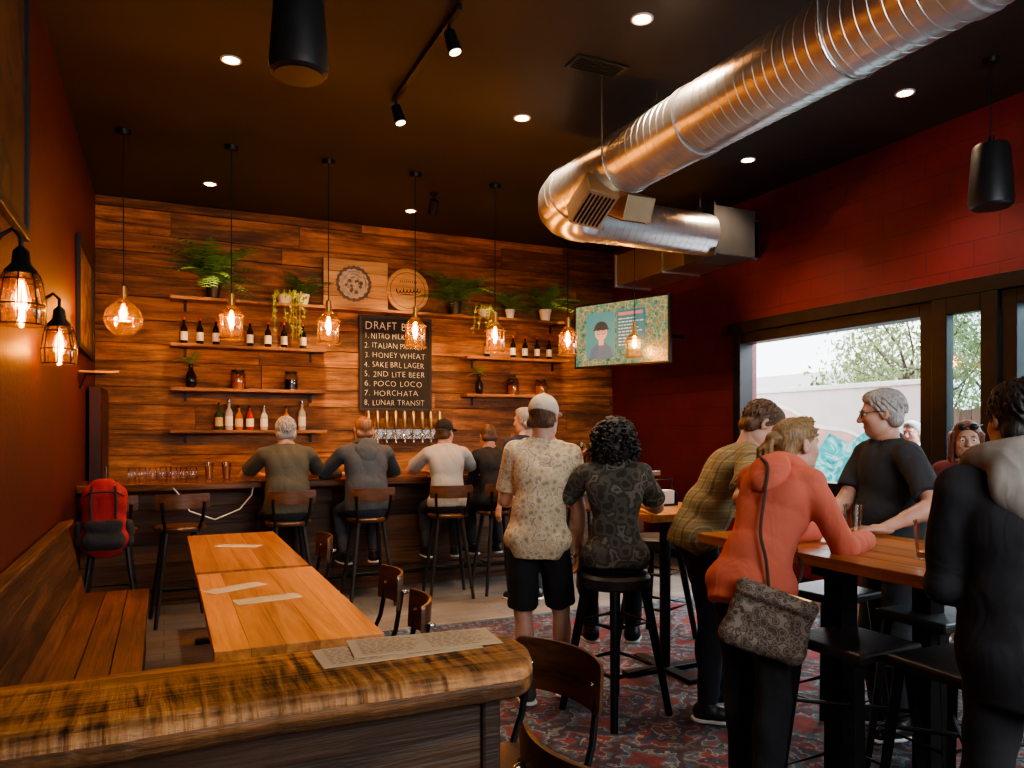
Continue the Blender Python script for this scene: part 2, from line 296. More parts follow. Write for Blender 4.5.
# ------------------------------------------------------------ SDF figures
def V(*a): return np.array(a,float)
def nrm(v): v=np.asarray(v,float); return v/max(np.linalg.norm(v),1e-9)
def rot(ax,a): return np.array(Matrix.Rotation(a,3,ax))
def smin(a,b,k):
    h=np.clip(.5+.5*(b-a)/k,0,1); return b*(1-h)+a*h-k*h*(1-h)
class SDF:
    def __init__(s): s.ops=[]
    def cone(s,a,b,ra,rb=None,k=.03,flat=None,cuts=()):
        s.ops.append(('c',np.array(a,float),np.array(b,float),ra,ra if rb is None else rb,k,flat,cuts)); return s
    def ell(s,c,rad,Rm=None,k=.02,cuts=(),sub=False):
        s.ops.append(('e',np.array(c,float),np.array(rad,float),np.eye(3) if Rm is None else Rm,k,cuts,sub)); return s
    def cut(s,p,n): s.ops.append(('p',np.array(p,float),nrm(n))); return s
    def arrays(s,h,wr=0,wf=28):
        lo=np.full(3,9e9); hi=-lo
        def bb(o):
            if o[0]=='c': return np.minimum(o[1]-o[3],o[2]-o[4]),np.maximum(o[1]+o[3],o[2]+o[4])
            m=o[2].max(); return o[1]-m,o[1]+m
        for o in s.ops:
            if o[0]=='c' or (o[0]=='e' and not o[6]):
                a,b=bb(o); lo=np.minimum(lo,a); hi=np.maximum(hi,b)
        lo-=4*h+wr; hi+=4*h+wr; n=np.ceil((hi-lo)/h).astype(int)+1
        ax=[(lo[i]+h*np.arange(n[i])).astype(np.float32) for i in range(3)]
        F=np.full(n,.2,np.float32)
        for o in s.ops:
            if o[0]=='p':
                X=ax[0][:,None,None];Y=ax[1][None,:,None];Z=ax[2][None,None,:]
                np.maximum(F,((X-o[1][0])*o[2][0]+(Y-o[1][1])*o[2][1]+(Z-o[1][2])*o[2][2]).astype(np.float32),out=F); continue
            a,b=bb(o); k=o[5] if o[0]=='c' else o[4]; mg=k+3*h+.01+wr
            i0=np.clip(((a-mg-lo)/h).astype(int),0,n-1); i1=np.clip(((b+mg-lo)/h).astype(int)+2,1,n)
            sl=tuple(slice(i0[i],i1[i]) for i in range(3))
            X=ax[0][sl[0]][:,None,None];Y=ax[1][sl[1]][None,:,None];Z=ax[2][sl[2]][None,None,:]
            if o[0]=='c':
                p,q=o[1],o[2]; ba=q-p; den=max(float(ba@ba),1e-9)
                x=X-p[0];y=Y-p[1];z=Z-p[2]
                t=np.clip((x*ba[0]+y*ba[1]+z*ba[2])/den,0,1)
                qx=x-t*ba[0];qy=y-t*ba[1];qz=z-t*ba[2]; d2=qx*qx+qy*qy+qz*qz
                if o[6] is not None:
                    f,fl=o[6]; cc=qx*f[0]+qy*f[1]+qz*f[2]; d2=d2+(fl*fl-1)*cc*cc
                d=np.sqrt(np.maximum(d2,0))-(o[3]+(o[4]-o[3])*t); cuts=o[7]; sub=False
            else:
                c,rd,Rm=o[1],o[2],o[3]; x=X-c[0];y=Y-c[1];z=Z-c[2]
                q=[(x*Rm[0,i]+y*Rm[1,i]+z*Rm[2,i])/rd[i] for i in range(3)]
                k0=np.sqrt(q[0]**2+q[1]**2+q[2]**2); k1=np.sqrt((q[0]/rd[0])**2+(q[1]/rd[1])**2+(q[2]/rd[2])**2)+1e-6
                d=k0*(k0-1)/k1; cuts=o[5]; sub=o[6]
            for (cp,cn) in cuts:
                cn=nrm(cn); d=np.maximum(d,(X-cp[0])*cn[0]+(Y-cp[1])*cn[1]+(Z-cp[2])*cn[2])
            F[sl]=-smin(-F[sl],d,k) if sub else smin(F[sl],d,k)
        if wr:
            X=ax[0][:,None,None];Y=ax[1][None,:,None];Z=ax[2][None,None,:]
            n1=np.abs(np.sin(wf*(.6*X+.4*Y+.75*Z)+1.9*np.sin(wf*.37*(Z-1.3*X))+1.6*np.sin(wf*.31*(Y+.8*X))))
            n2=np.abs(np.sin(wf*.8*(.9*Z-.7*X+.3*Y)+2*np.sin(wf*.4*(X+.5*Y)+1)+1.2*np.sin(wf*.5*Z)))
            F=F-(wr*((n1-.62)*1.3+(n2-.62)*1.1)).astype(np.float32)
        S=F<0
        def cr(A,i,j,k): return A[i:A.shape[0]-1+i,j:A.shape[1]-1+j,k:A.shape[2]-1+k]
        cnt=sum(cr(S,i,j,k).astype(np.int8) for i in(0,1) for j in(0,1) for k in(0,1))
        act=(cnt>0)&(cnt<8); I=np.argwhere(act); idx=-np.ones(act.shape,np.int64); idx[act]=np.arange(len(I))
        pos=np.zeros((len(I),3)); num=np.zeros(len(I))
        C=[(i,j,k) for i in(0,1) for j in(0,1) for k in(0,1)]
        fv={c:F[I[:,0]+c[0],I[:,1]+c[1],I[:,2]+c[2]] for c in C}
        for c in C:
            for a in range(3):
                if c[a]==0:
                    e=list(c); e[a]=1; e=tuple(e); f0,f1=fv[c],fv[e]; m=(f0<0)!=(f1<0)
                    t=np.where(m,f0/np.where(m,f0-f1,1),0); p=np.array(c,float)[None,:].repeat(len(I),0); p[:,a]+=t
                    pos[m]+=p[m]; num[m]+=1
        vert=lo+(I+pos/num[:,None])*h
        qs=[]
        for a in range(3):
            b,c=(a+1)%3,(a+2)%3
            s0=[slice(None)]*3; s1=[slice(None)]*3; s0[a]=slice(0,-1); s1[a]=slice(1,None)
            A0=S[tuple(s0)];A1=S[tuple(s1)]; E=np.argwhere(A0!=A1)
            if not len(E): continue
            E=E[(E[:,b]>0)&(E[:,c]>0)]
            E=E[(E[:,b]<S.shape[b]-1)&(E[:,c]<S.shape[c]-1)]
            def g(db,dc):
                J=E.copy(); J[:,b]+=db; J[:,c]+=dc; return idx[J[:,0],J[:,1],J[:,2]]
            q=np.stack([g(-1,-1),g(0,-1),g(0,0),g(-1,0)],1)
            inside=A0[E[:,0],E[:,1],E[:,2]]; q[~inside]=q[~inside][:,::-1]
            qs.append(q)
        Q=np.concatenate(qs)
        e=np.concatenate([Q[:,[0,1]],Q[:,[1,2]],Q[:,[2,3]],Q[:,[3,0]]]); acc=np.zeros_like(vert); ct=np.zeros(len(vert))
        np.add.at(acc,e[:,0],vert[e[:,1]]); np.add.at(ct,e[:,0],1); np.add.at(acc,e[:,1],vert[e[:,0]]); np.add.at(ct,e[:,1],1)
        vert=vert*.5+.5*acc/np.maximum(ct,1)[:,None]
        return vert,Q
def arr_obj(name,parts,mat,parent):
    vs=[];fs=[];o=0
    for v,f in parts: vs.append(v); fs.append(f+o); o+=len(v)
    v=np.concatenate(vs); f=np.concatenate(fs); me=bpy.data.meshes.new(name)
    me.vertices.add(len(v)); me.vertices.foreach_set('co',v.astype(np.float32).ravel())
    me.loops.add(f.size); me.loops.foreach_set('vertex_index',f.astype(np.int32).ravel())
    me.polygons.add(len(f)); me.polygons.foreach_set('loop_start',(np.arange(len(f))*4).astype(np.int32))
    me.update(calc_edges=True); me.validate()
    me.polygons.foreach_set('use_smooth',np.ones(len(me.polygons),bool)); me.materials.append(mat)
    ob=bpy.data.objects.new(name,me); COL.objects.link(ob); ob.parent=parent; return ob
def ik(a,c,l1,l2,pole):
    d=c-a; Ln=np.linalg.norm(d); mx=(l1+l2)*.995
    if Ln>mx: c=a+d/Ln*mx; d=c-a; Ln=mx
    dn=d/Ln; x=(l1*l1-l2*l2+Ln*Ln)/(2*Ln); h=math.sqrt(max(l1*l1-x*x,0)); pole=np.asarray(pole,float)
    return a+dn*x+nrm(pole-(pole@dn)*dn)*h,c
def hand_arr(w,d,pn,right,s,curl,h):
    d=nrm(d); pn=nrm(pn-(pn@d)*d); l=np.cross(d,pn)*(1 if right else -1); S=SDF()
    S.cone(w-d*.03,w+d*.03*s,.026*s,.028*s,k=.01,flat=(pn,1.2))
    S.cone(w+d*.02*s,w+d*.082*s,.034*s,.041*s,k=.012,flat=(pn,2.6))
    for i in range(4):
        p=w+d*(.088-.004*abs(i-1))*s+l*(.031-.0205*i)*s; q=nrm(d+l*(.10-.07*i)); ln=(.074,.083,.077,.06)[i]*s; a=0
        for j in range(3):
            a+=curl*(.7 if j==0 else 1.0); dd=q*math.cos(a)+pn*math.sin(a); e=p+dd*ln*(.46,.3,.24)[j]
            S.cone(p,e,(.0102-.0009*j)*s,(.0096-.0012*j)*s,k=.005); p=e
    p=w+d*.03*s+l*.026*s; dd=nrm(l*.75+d*.65+pn*.3)
    for j in range(3):
        e=p+dd*(.038,.034,.026)[j]*s; S.cone(p,e,(.0138-.0015*j)*s,(.0128-.002*j)*s,k=.007); p=e; dd=nrm(dd+d*.35+pn*.2*curl)
    return S.arrays(h)
def person(loc,yaw,label,sp):
    s=sp.get('H',1.75)/1.75; w=sp.get('w',1.0); fem=sp.get('fem',False); far=sp.get('far',False)
    hb=.013 if far else .010; hc=.012 if far else .0075
    root=thing('person',label,'person',(loc[0],loc[1],sp.get('base',0)),yaw)
    cy,sy=math.cos(yaw),math.sin(yaw)
    def toL(p): dx,dy=p[0]-loc[0],p[1]-loc[1]; return V(dx*cy+dy*sy,-dx*sy+dy*cy,p[2]-sp.get('base',0))
    def toW(p): return (p[0]*cy-p[1]*sy+loc[0],p[0]*sy+p[1]*cy+loc[1],p[2]+sp.get('base',0))
    P=V(*sp.get('pel',(0,0,.945*s))); p1=sp.get('pitch',.03); p2=p1+sp.get('curl',.05); sd=sp.get('side',0); tw=sp.get('tw',0)
    def up(p): return nrm(V(math.sin(sd),math.sin(p)*math.cos(sd),math.cos(p)*math.cos(sd)))
    u0,u1=up(p1),up(p2); r0=V(1,0,0); r0=nrm(r0-(r0@u0)*u0); f0=np.cross(u0,r0)
    r1=V(math.cos(tw),math.sin(tw),0); r1=nrm(r1-(r1@u1)*u1); f1=np.cross(u1,r1)
    Wt=P+u0*.13*s; C=P+u0*.2*s+u1*.12*s; N=C+u1*.195*s
    sh=(.146 if fem else .168)*s*w; SR=C+u1*.128*s+r1*sh; SL=C+u1*.128*s-r1*sh
    HR=P-u0*.015*s+r0*.084*s; HL=P-u0*.015*s-r0*.084*s
    lu,lf=.29*s,.25*s; lt,ls=.44*s,.41*s
    def hnd(key,dflt):
        if key+'W' in sp: return toL(sp[key+'W'])
        return V(*sp.get(key,dflt))
    ER,WR=ik(SR,hnd('hr',(.26*s,.05,.86*s)),lu,lf,sp.get('er',(.5,-.8,-.5))); EL,WL=ik(SL,hnd('hl',(-.26*s,.05,.86*s)),lu,lf,sp.get('el',(-.5,-.8,-.5)))
    KR,AR=ik(HR,V(*sp.get('fr',(.1,.0,.085*s))),lt,ls,sp.get('kr',(.15,1,.2))); KL,AL=ik(HL,V(*sp.get('fl',(-.1,.0,.085*s))),lt,ls,sp.get('kl',(-.15,1,.2)))
    Rh=rot('Z',sp.get('hyaw',0))@rot('X',-sp.get('hpitch',.05))@rot('Y',sp.get('hroll',0))
    nk=nrm(u1*.6+V(0,0,1)*.45+f1*sp.get('nf',.12)); Hc=N+nk*.15*s
    def hp(x,y,z): return Hc+Rh@(V(x,y,z)*s)
    cw=(.113 if fem else .134)*s*w; ww=(.094 if fem else .118)*s*w*sp.get('belly',1); hw=.090*s*(1.04 if fem else 1)*(.5+.5*w)
    bo=.018 if fem else .036
    def torso(S,t,k=.04):
        S.cone(HL,HR,hw+t,k=k,flat=(f0,1.05))
        for q in (-1,1): S.ell(P+r0*.058*s*q-f0*bo*s-u0*.03*s,V(.074,.07,.078)*s+t,k=k)
        S.cone(P,Wt,ww*1.05+t,ww+t,k=k,flat=(f0,1.2))
        S.cone(Wt,C,ww+t,cw+t,k=k,flat=(f1,1.25))
        S.cone(C,C+u1*.07*s,cw+t,cw*.95+t,k=k,flat=(f1,1.28))
        for q in (-1,1): S.ell(C+u1*.05*s+r1*.07*s*q*w-f1*.045*s,V(.07,.055,.10)*s*w+t*.8,np.stack([r1,f1,u1],1),k=k)
        if sp.get('belly',1)>1.05: S.ell(Wt+f0*.06*s,V(.12,.1,.12)*s*w+t,k=.06)
        if fem:
            for q in (-1,1): S.ell(C+r1*.06*s*q+f1*.07*s,V(.058,.055,.058)*s+t,k=.035)
        S.cone(SL+r1*.02*s,SR-r1*.02*s,.052*s+t,k=.035)
        for q in (SL,SR): S.cone(q*.7+N*.3,N+u1*.02*s,.038*s+t*.8,.048*s+t*.5,k=.035)
    B=SDF(); torso(B,0)
    for a,e,wr in ((SR,ER,WR),(SL,EL,WL)):
        B.cone(a,e,.049*s*(.88 if fem else 1),.039*s,k=.03); B.cone(e,wr,.040*s,.026*s,k=.02); B.cone(e*.8+wr*.2,e*.5+wr*.5,.043*s*(.9 if fem else 1),.035*s,k=.02)
    ftr=[]; calf=[]
    for hpj,kn,an,q in ((HR,KR,AR,1),(HL,KL,AL,-1)):
        B.cone(hpj,kn,.078*s,.052*s,k=.04); B.cone(kn,an,.050*s,.035*s,k=.02)
        dv=kn-(hpj+an)/2; bk=nrm(dv) if np.linalg.norm(dv)>.02 else f0
        cc=kn*.68+an*.32-bk*.018*s; calf.append(cc); B.ell(cc,V(.050,.050,.105)*s,k=.03)
        fd=nrm(V(*sp.get('fdr' if q>0 else 'fdl',(.2*q,1,0)))); ftr.append((an,fd))
        B.cone(an+V(0,0,-.03*s),an+fd*.13*s+V(0,0,-.058*s),.034*s,.024*s,k=.03)
    B.cone(N-u1*.03*s,hp(0,-.018,-.06),(.05 if fem else .058)*s,(.046 if fem else .054)*s,k=.03)
    hs=.007 if far else .0050
    Hd=SDF()
    Hd.cone(N+nk*.03*s,hp(0,-.018,-.06),(.048 if fem else .056)*s,(.046 if fem else .054)*s,k=.03)
    E=lambda c,r,k=.02,sub=False: Hd.ell(hp(*c),V(*r)*s,Rh,k=k,sub=sub)
    E((0,-.014,.032),(.075,.094,.084)); E((0,.028,-.028),(.058,.062,.084),.035); E((0,.048,-.088),(.036,.034,.026),.035)
    for q in (-1,1):
        E((.036*q,.055,-.03),(.026,.026,.024),.025); E((.042*q,.02,-.075),(.022,.035,.025),.03)
    Hd.cone(hp(-.034,.077,.022),hp(.034,.077,.022),.013*s,k=.015)
    for q in (-1,1): E((.031*q,.094,.001),(.017,.014,.011),.01,True)
    Hd.cone(hp(0,.086,.01),hp(0,.108,-.028),.010*s,.0135*s,k=.01)
    for q in (-1,1): E((.011*q,.096,-.033),(.009,.011,.008),.006)
    Hd.cone(hp(-.019,.079,-.058),hp(.019,.079,-.058),.0090*s,k=.008); Hd.cone(hp(-.016,.077,-.068),hp(.016,.077,-.068),.0095*s,k=.006)
    for q in (-1,1):
        Hd.ell(hp(.077*q,-.008,-.004),V(.011,.021,.033)*s,Rh@rot('Z',.35*q),k=.008)
        Hd.ell(hp(.088*q,-.002,-.002),V(.008,.011,.018)*s,Rh@rot('Z',.35*q),k=.004,sub=True)
    parts=[B.arrays(hb),Hd.arrays(hs)]
    hh=.006 if far else .0040
    for key,e,wr,right in (('r',ER,WR,True),('l',EL,WL,False)):
        d=V(*sp['d'+key]) if 'd'+key in sp else nrm(wr-e)
        pn=V(*sp['n'+key]) if 'n'+key in sp else (V(0,0,-1) if abs(d[2])<.75 else V(-1 if right else 1,0,0))
        parts.append(hand_arr(wr,d,pn,right,s*(.92 if fem else 1),sp.get('curl'+key,.3),hh))
    arr_obj('body',parts,sp['skin'],root)
    t=sp.get('t',.014); S=SDF(); torso(S,t); hem=sp.get('hem',.1)*s; fl=sp.get('flare',1.0)
    S.cone(Wt,P-u0*hem,ww+t*1.2,max(ww*1.0,hw*1.3)*fl+t,k=.05,flat=(f0,1.2))
    if sp.get('boxy'):
        S.cone(C-u1*.02*s,P-u0*hem,cw*1.0+t,hw*1.32+t,k=.05,flat=(f0,1.2))
    S.cut(P-u0*hem,-u0); S.cut(N+u1*.022*s,u1)
    for a,e,wr in ((SR,ER,WR),(SL,EL,WL)):
        if sp.get('sleeve','short')=='short':
            z=a+(e-a)*.78; S.cone(a,a+(e-a)*.86,.051*s+t*.8,.052*s+t*1.1,k=.022,cuts=[(z,e-a)])
        else:
            S.cone(a,e,.049*s+t*.8,.041*s+t*.7,k=.022); z=e+(wr-e)*.97; S.cone(e,wr,.042*s+t*.7,.030*s+t*.8,k=.02,cuts=[(z,wr-e)])
            for q in (.3,.5,.68,.84): pq=e+(wr-e)*q; S.cone(pq,pq+(wr-e)*.02,(.047-.014*q)*s+t*.75,k=.014)
    arr_obj('shirt',[S.arrays(hc,sp.get('wr',.0034),sp.get('wf',18))],sp['shirt'],root)
    if sp.get('hood'):
        Hh=SDF(); hr_=sp.get('hoodr',1.0)*s; RM=np.stack([r1,f1,u1],1); ho=sp.get('hoodz',0)*s; th=sp.get('hoodt',1.0)
        ring=[]
        for i in range(17):
            a=math.pi*(-.3+1.6*i/16)+math.pi
            ring.append(N+r1*.086*hr_*math.cos(a)+f1*(.012*s+.080*hr_*math.sin(a))+u1*(.008*s+ho-.016*s*math.sin(a)))
        for i in range(16):
            k=math.sin(math.pi*(i+.5)/16); Hh.cone(ring[i],ring[i+1],(.015+.011*k)*hr_*th,k=.018)
        Hh.ell(N-f1*.108*s-u1*(.06*s-ho),V(.098,.032*th,.085)*hr_,RM,k=.035); Hh.ell(N-f1*.122*s-u1*(.12*s-ho),V(.056,.026*th,.060)*hr_,RM,k=.05)
        arr_obj('hood',[Hh.arrays(.0065,.0022,22)],sp.get('hoodmat',sp['shirt']),root)
    if sp.get('collar') is not None:
        K=SDF(); c0=N+u1*.02*s
        for i in range(14):
            a0,a1=2*math.pi*i/14,2*math.pi*(i+1)/14; g=lambda a:c0+r1*.063*s*math.cos(a)+f1*(.066*math.sin(a)-.005)*s-u1*.012*math.sin(a)
            K.cone(g(a0),g(a1),.014*s,k=.006,flat=(nrm(r1*math.cos(a0)+f1*math.sin(a0)),1.6))
        arr_obj('collar',[K.arrays(.006)],sp['collar'],root)
    T=SDF(); tt=.006
    T.cone(HL,HR,hw+tt,k=.04,flat=(f0,1.05))
    for q in (-1,1): T.ell(P+r0*.058*s*q-f0*bo*s-u0*.03*s,V(.074,.07,.078)*s+tt,k=.04)
    T.cone(P,Wt,ww*1.02+tt,ww+tt,k=.04,flat=(f0,1.2)); T.cut(P+u0*.06*s,u0)
    for (hpj,kn,an),cc in zip(((HR,KR,AR),(HL,KL,AL)),calf):
        if sp.get('shorts'):
            T.cone(hpj,kn,.093*s,.088*s,k=.02,cuts=[(hpj+(kn-hpj)*.93,kn-hpj)])
        else:
            T.cone(hpj,kn,.084*s+tt,.060*s+tt,k=.025); T.ell(cc,V(.054,.054,.109)*s+tt,k=.03); T.cone(kn,an,.060*s+tt,.047*s+tt,k=.03,cuts=[(kn+(an-kn)*.97,an-kn)])
    arr_obj('shorts' if sp.get('shorts') else 'trousers',[T.arrays(hc,.0030,20)],sp['legs'],root)
    for an,fd in ftr:
        O=SDF(); zs=an+V(0,0,-.085*s)
        O.cone(an-fd*.03*s-V(0,0,.035*s),an+fd*.06*s-V(0,0,.045*s),.046*s,.045*s,k=.02); O.cone(an+fd*.06*s-V(0,0,.05*s),an+fd*.155*s-V(0,0,.056*s),.046*s,.036*s,k=.02); O.cone(an,an-V(0,0,.04*s),.045*s,.046*s,k=.02); O.cut(zs,(0,0,-1)); O.cut(an+V(0,0,.02*s),(0,0,1))
        so=arr_obj('shoe',[O.arrays(.008)],sp['shoes'],root)
        Q=SDF(); Q.cone(an-fd*.035*s-V(0,0,.078*s),an+fd*.06*s-V(0,0,.078*s),.05*s,.05*s,k=.02); Q.cone(an+fd*.06*s-V(0,0,.078*s),an+fd*.16*s-V(0,0,.078*s),.05*s,.04*s,k=.02); Q.cut(an-V(0,0,.084*s),(0,0,-1)); Q.cut(an-V(0,0,.066*s),(0,0,1))
        arr_obj('sole',[Q.arrays(.008)],sp.get('sole',M['white']),so)
    G=SDF(); st=sp.get('hairst','short'); hl=lambda p,n:(hp(*p),Rh@V(*n))
    front=hl((0,.062,.062),(0,.8,-.6)); nape=hl((0,0,-.062 if st!='cap' else -.05),(0,.25,-1))
    if st in('short','cap','buzz'):
        x={'short':.007,'cap':.004,'buzz':.003}[st]
        G.ell(hp(0,-.016,.032),V(.075+x,.094+x,.084+x)*s,Rh,k=.01,cuts=[front,nape]); G.cone(hp(-.045,-.055,-.04),hp(.045,-.055,-.04),(.034+x)*s,k=.02,cuts=[front,nape])
        if st=='short':
            G.ell(hp(0,.03,.086),V(.056,.05,.030)*s,Rh,k=.03)
            if not far:
                rg=random.Random(int(1000*loc[0]))
                for i in range(260):
                    zz=rg.uniform(-.45,1); a=rg.uniform(0,6.283); q=math.sqrt(1-zz*zz); d=V(q*math.cos(a),q*math.sin(a),zz)
                    b0=V(0,-.016,.032)+d*V(.083,.102,.093)
                    if .8*(b0[1]-.066)-.6*(b0[2]-.062)>0 or b0[2]<-.055: continue
                    td=nrm(V(.35*d[0]+.25,-.35+.2*d[1],-.55)+rg.uniform(-.25,.25)*V(1,0,0)); td=nrm(td-(td@d)*d*.9)
                    e=b0+td*rg.uniform(.018,.034)+d*.002; G.cone(hp(*b0),hp(*e),.0060*s,.0022*s,k=.003)
    elif st=='tail':
        G.ell(hp(0,-.018,.036),V(.080,.101,.089)*s,Rh,k=.01,cuts=[hl((0,.068,.06),(0,.85,-.5))]); G.cone(hp(-.035,-.07,-.03),hp(.035,-.07,-.03),.038*s,k=.02)
        rg=random.Random(4)
        for i in range(64):
            a=-1.5+3*i/63; o=rg.uniform(-.003,.005); G.cone(hp((.078+o)*math.sin(a),.05+rg.uniform(-.02,.01),.038+(.086+o)*math.cos(a)),hp(.028*math.sin(a),-.118,.03+.02*math.cos(a)),.0055*s,.0075*s,k=.003)
        G.ell(hp(0,-.124,.03),V(.030,.028,.030)*s,Rh,k=.01)
        for i in range(34):
            a=i*.9; q=rg.uniform(.2,1.25); m1=hp(.030*q*math.cos(a),-.158+.018*q*math.sin(a),-.015+.008*q*math.sin(a)); m2=hp(.040*q*math.cos(a)+.006,-.158+.026*q*math.sin(a),-.085-.02*rg.random())
            G.cone(hp(.010*math.cos(a),-.132,.03+.012*math.sin(a)),m1,.008*s,.010*s,k=.005); G.cone(m1,m2,.010*s,.009*s,k=.005); G.cone(m2,hp(.026*q*math.cos(a)+.010,-.146+.02*q*math.sin(a),-.14-.05*rg.random()),.009*s,.002*s,k=.005)
    elif st=='long':
        G.ell(hp(0,-.016,.034),V(.084,.102,.092)*s,Rh,k=.01,cuts=[hl((0,.074,.064),(0,.9,-.4))])
        for q in (-1,1):
            for i in range(5): G.cone(hp(.078*q,.03-.03*i,.03),hp((.082+.006*(i%2))*q,.0-.03*i,-.16-.02*(i%3)),.018*s,.012*s,k=.012)
        for i in range(6): G.cone(hp(-.06+.024*i,-.085,0),hp(-.065+.026*i,-.095,-.17-.02*(i%2)),.024*s,.014*s,k=.012)
    elif st=='curly':
        rg=random.Random(5)
        G.ell(hp(0,-.03,.03),V(.098,.10,.10)*s,Rh,k=.02,cuts=[hl((0,.06,.05),(0,.9,-.4))]); G.ell(hp(0,-.06,-.06),V(.11,.07,.09)*s,Rh,k=.03)
        for i in range(300):   # loose fluffy ringlets, each a short coil
            z=rg.uniform(-.85,1); a=rg.uniform(0,2*math.pi); q=math.sqrt(1-z*z); d=V(q*math.cos(a),q*math.sin(a),z)
            if d[1]>.5 and d[2]<.55: continue
            p=d*(V(.112,.112,.112) if z>-.2 else V(.135,.10,.165))*rg.uniform(.9,1.06)+V(0,-.034,.015); cr_=rg.uniform(.009,.016); ph=rg.uniform(0,6.28); ln=rg.uniform(.025,.05); sg=rg.choice((-1,1)); pp=None
            for k in range(7):
                u=k/6; c=p+d*(.020*u)+V(0,-.004*u,-ln*u)+V(cr_*math.cos(ph+sg*u*7),cr_*math.sin(ph+sg*u*7),.006*math.sin(u*9+ph))
                if pp is not None: G.cone(hp(*pp),hp(*c),.0062*s,.0052*s,k=.0025)
                pp=c
    if G.ops: arr_obj('hair',[G.arrays(.007 if far else .0038,.0006,60)],sp['hair'],root)
    if sp.get('cap') is not None:
        K=SDF(); K.ell(hp(0,-.012,.038),V(.086,.105,.094)*s,Rh,k=.01,cuts=[hl((0,0,.008),(0,-.22,-1))]); K.ell(hp(0,-.012,.132),V(.012,.012,.007)*s,Rh,k=.006)
        cp=arr_obj('cap',[K.arrays(.0055)],sp['cap'],root)
        K=SDF(); K.ell(hp(0,.105,.030),V(.075,.075,.009)*s,Rh@rot('X',-.15),k=.01); arr_obj('brim',[K.arrays(.005)],sp.get('brim',sp['cap']),cp)
        m=MB(); m.tube([tuple(hp(.03*math.cos(a),-.115+.012*abs(math.cos(a)),.036+.028*math.sin(a))) for a in [math.pi*i/8 for i in range(9)]],.0035*s,6); m.build('strap_edge',sp.get('brim',sp['cap']),cp,smooth=True)
    if sp.get('face'):
        for q in (-1,1):
            m=MB(); m.ell(tuple(hp(.031*q,.0745,.001)),(.0135*s,)*3); e=m.build('eye',M_eye,root,smooth=True)
            m=MB(); m.ell(tuple(hp(.0305*q,.0845,.0)),tuple(V(.006,.006,.006)*s)); m.build('iris',M_iris,e,smooth=True)
            m=MB(); m.tube([tuple(hp(q*x,y,z)) for x,y,z in ((.014,.092,.021),(.03,.09,.026),(.047,.078,.02))],[.0035*s,.004*s,.0025*s],6); m.build('eyebrow',sp.get('brow',sp['hair']),root,smooth=True)
        m=MB(); m.tube([tuple(hp(x,.0875-abs(x)*abs(x)*14,-.063+sp.get('smile',0)*abs(x))) for x in (-.022,-.012,0,.012,.022)],[.003*s,.005*s,.0055*s,.005*s,.003*s],8); m.build('lips',M_lip,root,smooth=True)
    if sp.get('glasses'):
        m=MB(); z0=.001 if sp['glasses']=='on' else .085; y0=.101 if sp['glasses']=='on' else .085
        for q in (-1,1):
            m.tube([tuple(hp(.032*q+.023*math.cos(a),y0-.006*abs(math.cos(a)),z0+.018*math.sin(a))) for a in [2*math.pi*i/16 for i in range(16)]],.0022*s,6,closed=True)
            m.tube([tuple(hp(.055*q,y0-.006,z0+.006)),tuple(hp(.083*q,.03,z0+.01)),tuple(hp(.085*q,-.02,z0+.005))],.002*s,6)
            if z0>.05: m.ell(tuple(hp(.032*q,y0,z0)),tuple(V(.022,.01,.018)*s))
        m.tube([tuple(hp(-.009,y0+.002,z0+.004)),tuple(hp(.009,y0+.002,z0+.004))],.002*s,6)
        m.build('glasses',M['black_plastic'],root,smooth=True)
    J=dict(P=P,W=Wt,C=C,N=N,SL=SL,SR=SR,ER=ER,EL=EL,WR=WR,WL=WL,u0=u0,u1=u1,r0=r0,r1=r1,f0=f0,f1=f1,HR=HR,Hc=Hc,toW=toW,s=s)
    return root,J
def skinmat(n,c): 
    m=pm(n,c,.5,0,.12,14,.03); b=m.node_tree.nodes['Principled BSDF']; b.inputs['Subsurface Weight'].default_value=.08; b.inputs['Subsurface Radius'].default_value=(.02,.008,.004); return m
SK1=skinmat('skin_fair',(.52,.29,.21)); SK2=skinmat('skin_tan',(.42,.23,.16)); M_eye=pm('eye_white',(.75,.72,.68),.2,0,.05,5,0); M_iris=pm('iris_dark',(.04,.025,.015),.15,0,.1,5,0); M_lip=pm('lip',(.40,.14,.11),.45,0,.1,10,0)
def cloth(n,c,var=.1): return pm(n,c,.9,0,var,4,.08,bs=220,wrk=True)
HG=hairmat('hair_grey',(.34,.32,.30),.35); HB=hairmat('hair_black',(.014,.011,.010)); HBR=hairmat('hair_brown',(.10,.05,.025)); HBL=hairmat('hair_blond',(.24,.145,.065)); HRD=hairmat('hair_ginger',(.26,.12,.06))
# ============================================================ SETTING
m=MB(); m.box(XL-.2,XR,YF-.2,YB+.2,-.1,0); struct(m.build('floor',M['floor']))
m=MB(); m.box(XL-.2,XR+.2,YF-.2,YB+.2,ZC,ZC+.1); struct(m.build('ceiling',M['ceiling']))
m=MB(); m.box(XL-.2,XL,YF,YB,0,ZC); struct(m.build('wall_left',M['red_plaster']))
m=MB(); m.box(XL-.2,XR+.2,YF-.2,YF,0,ZC); struct(m.build('wall_front',M['red_plaster']))
SILL,HEAD=1.0,2.50; O1=(4.16,6.36); O2=(1.0,3.5)
m=MB()
m.box(XR,XR+.2,YF,YB,0,SILL); m.box(XR,XR+.2,YF,YB,HEAD,ZC); m.box(XR,XR+.2,O1[1],YB,SILL,HEAD); m.box(XR,XR+.2,YF,O2[0],SILL,HEAD)
struct(m.build('wall_right',M['red_block']))
m=MB(); m.box(XL-.2,XR+.2,YB,YB+.2,0,ZC,r=.02)
z=0.0
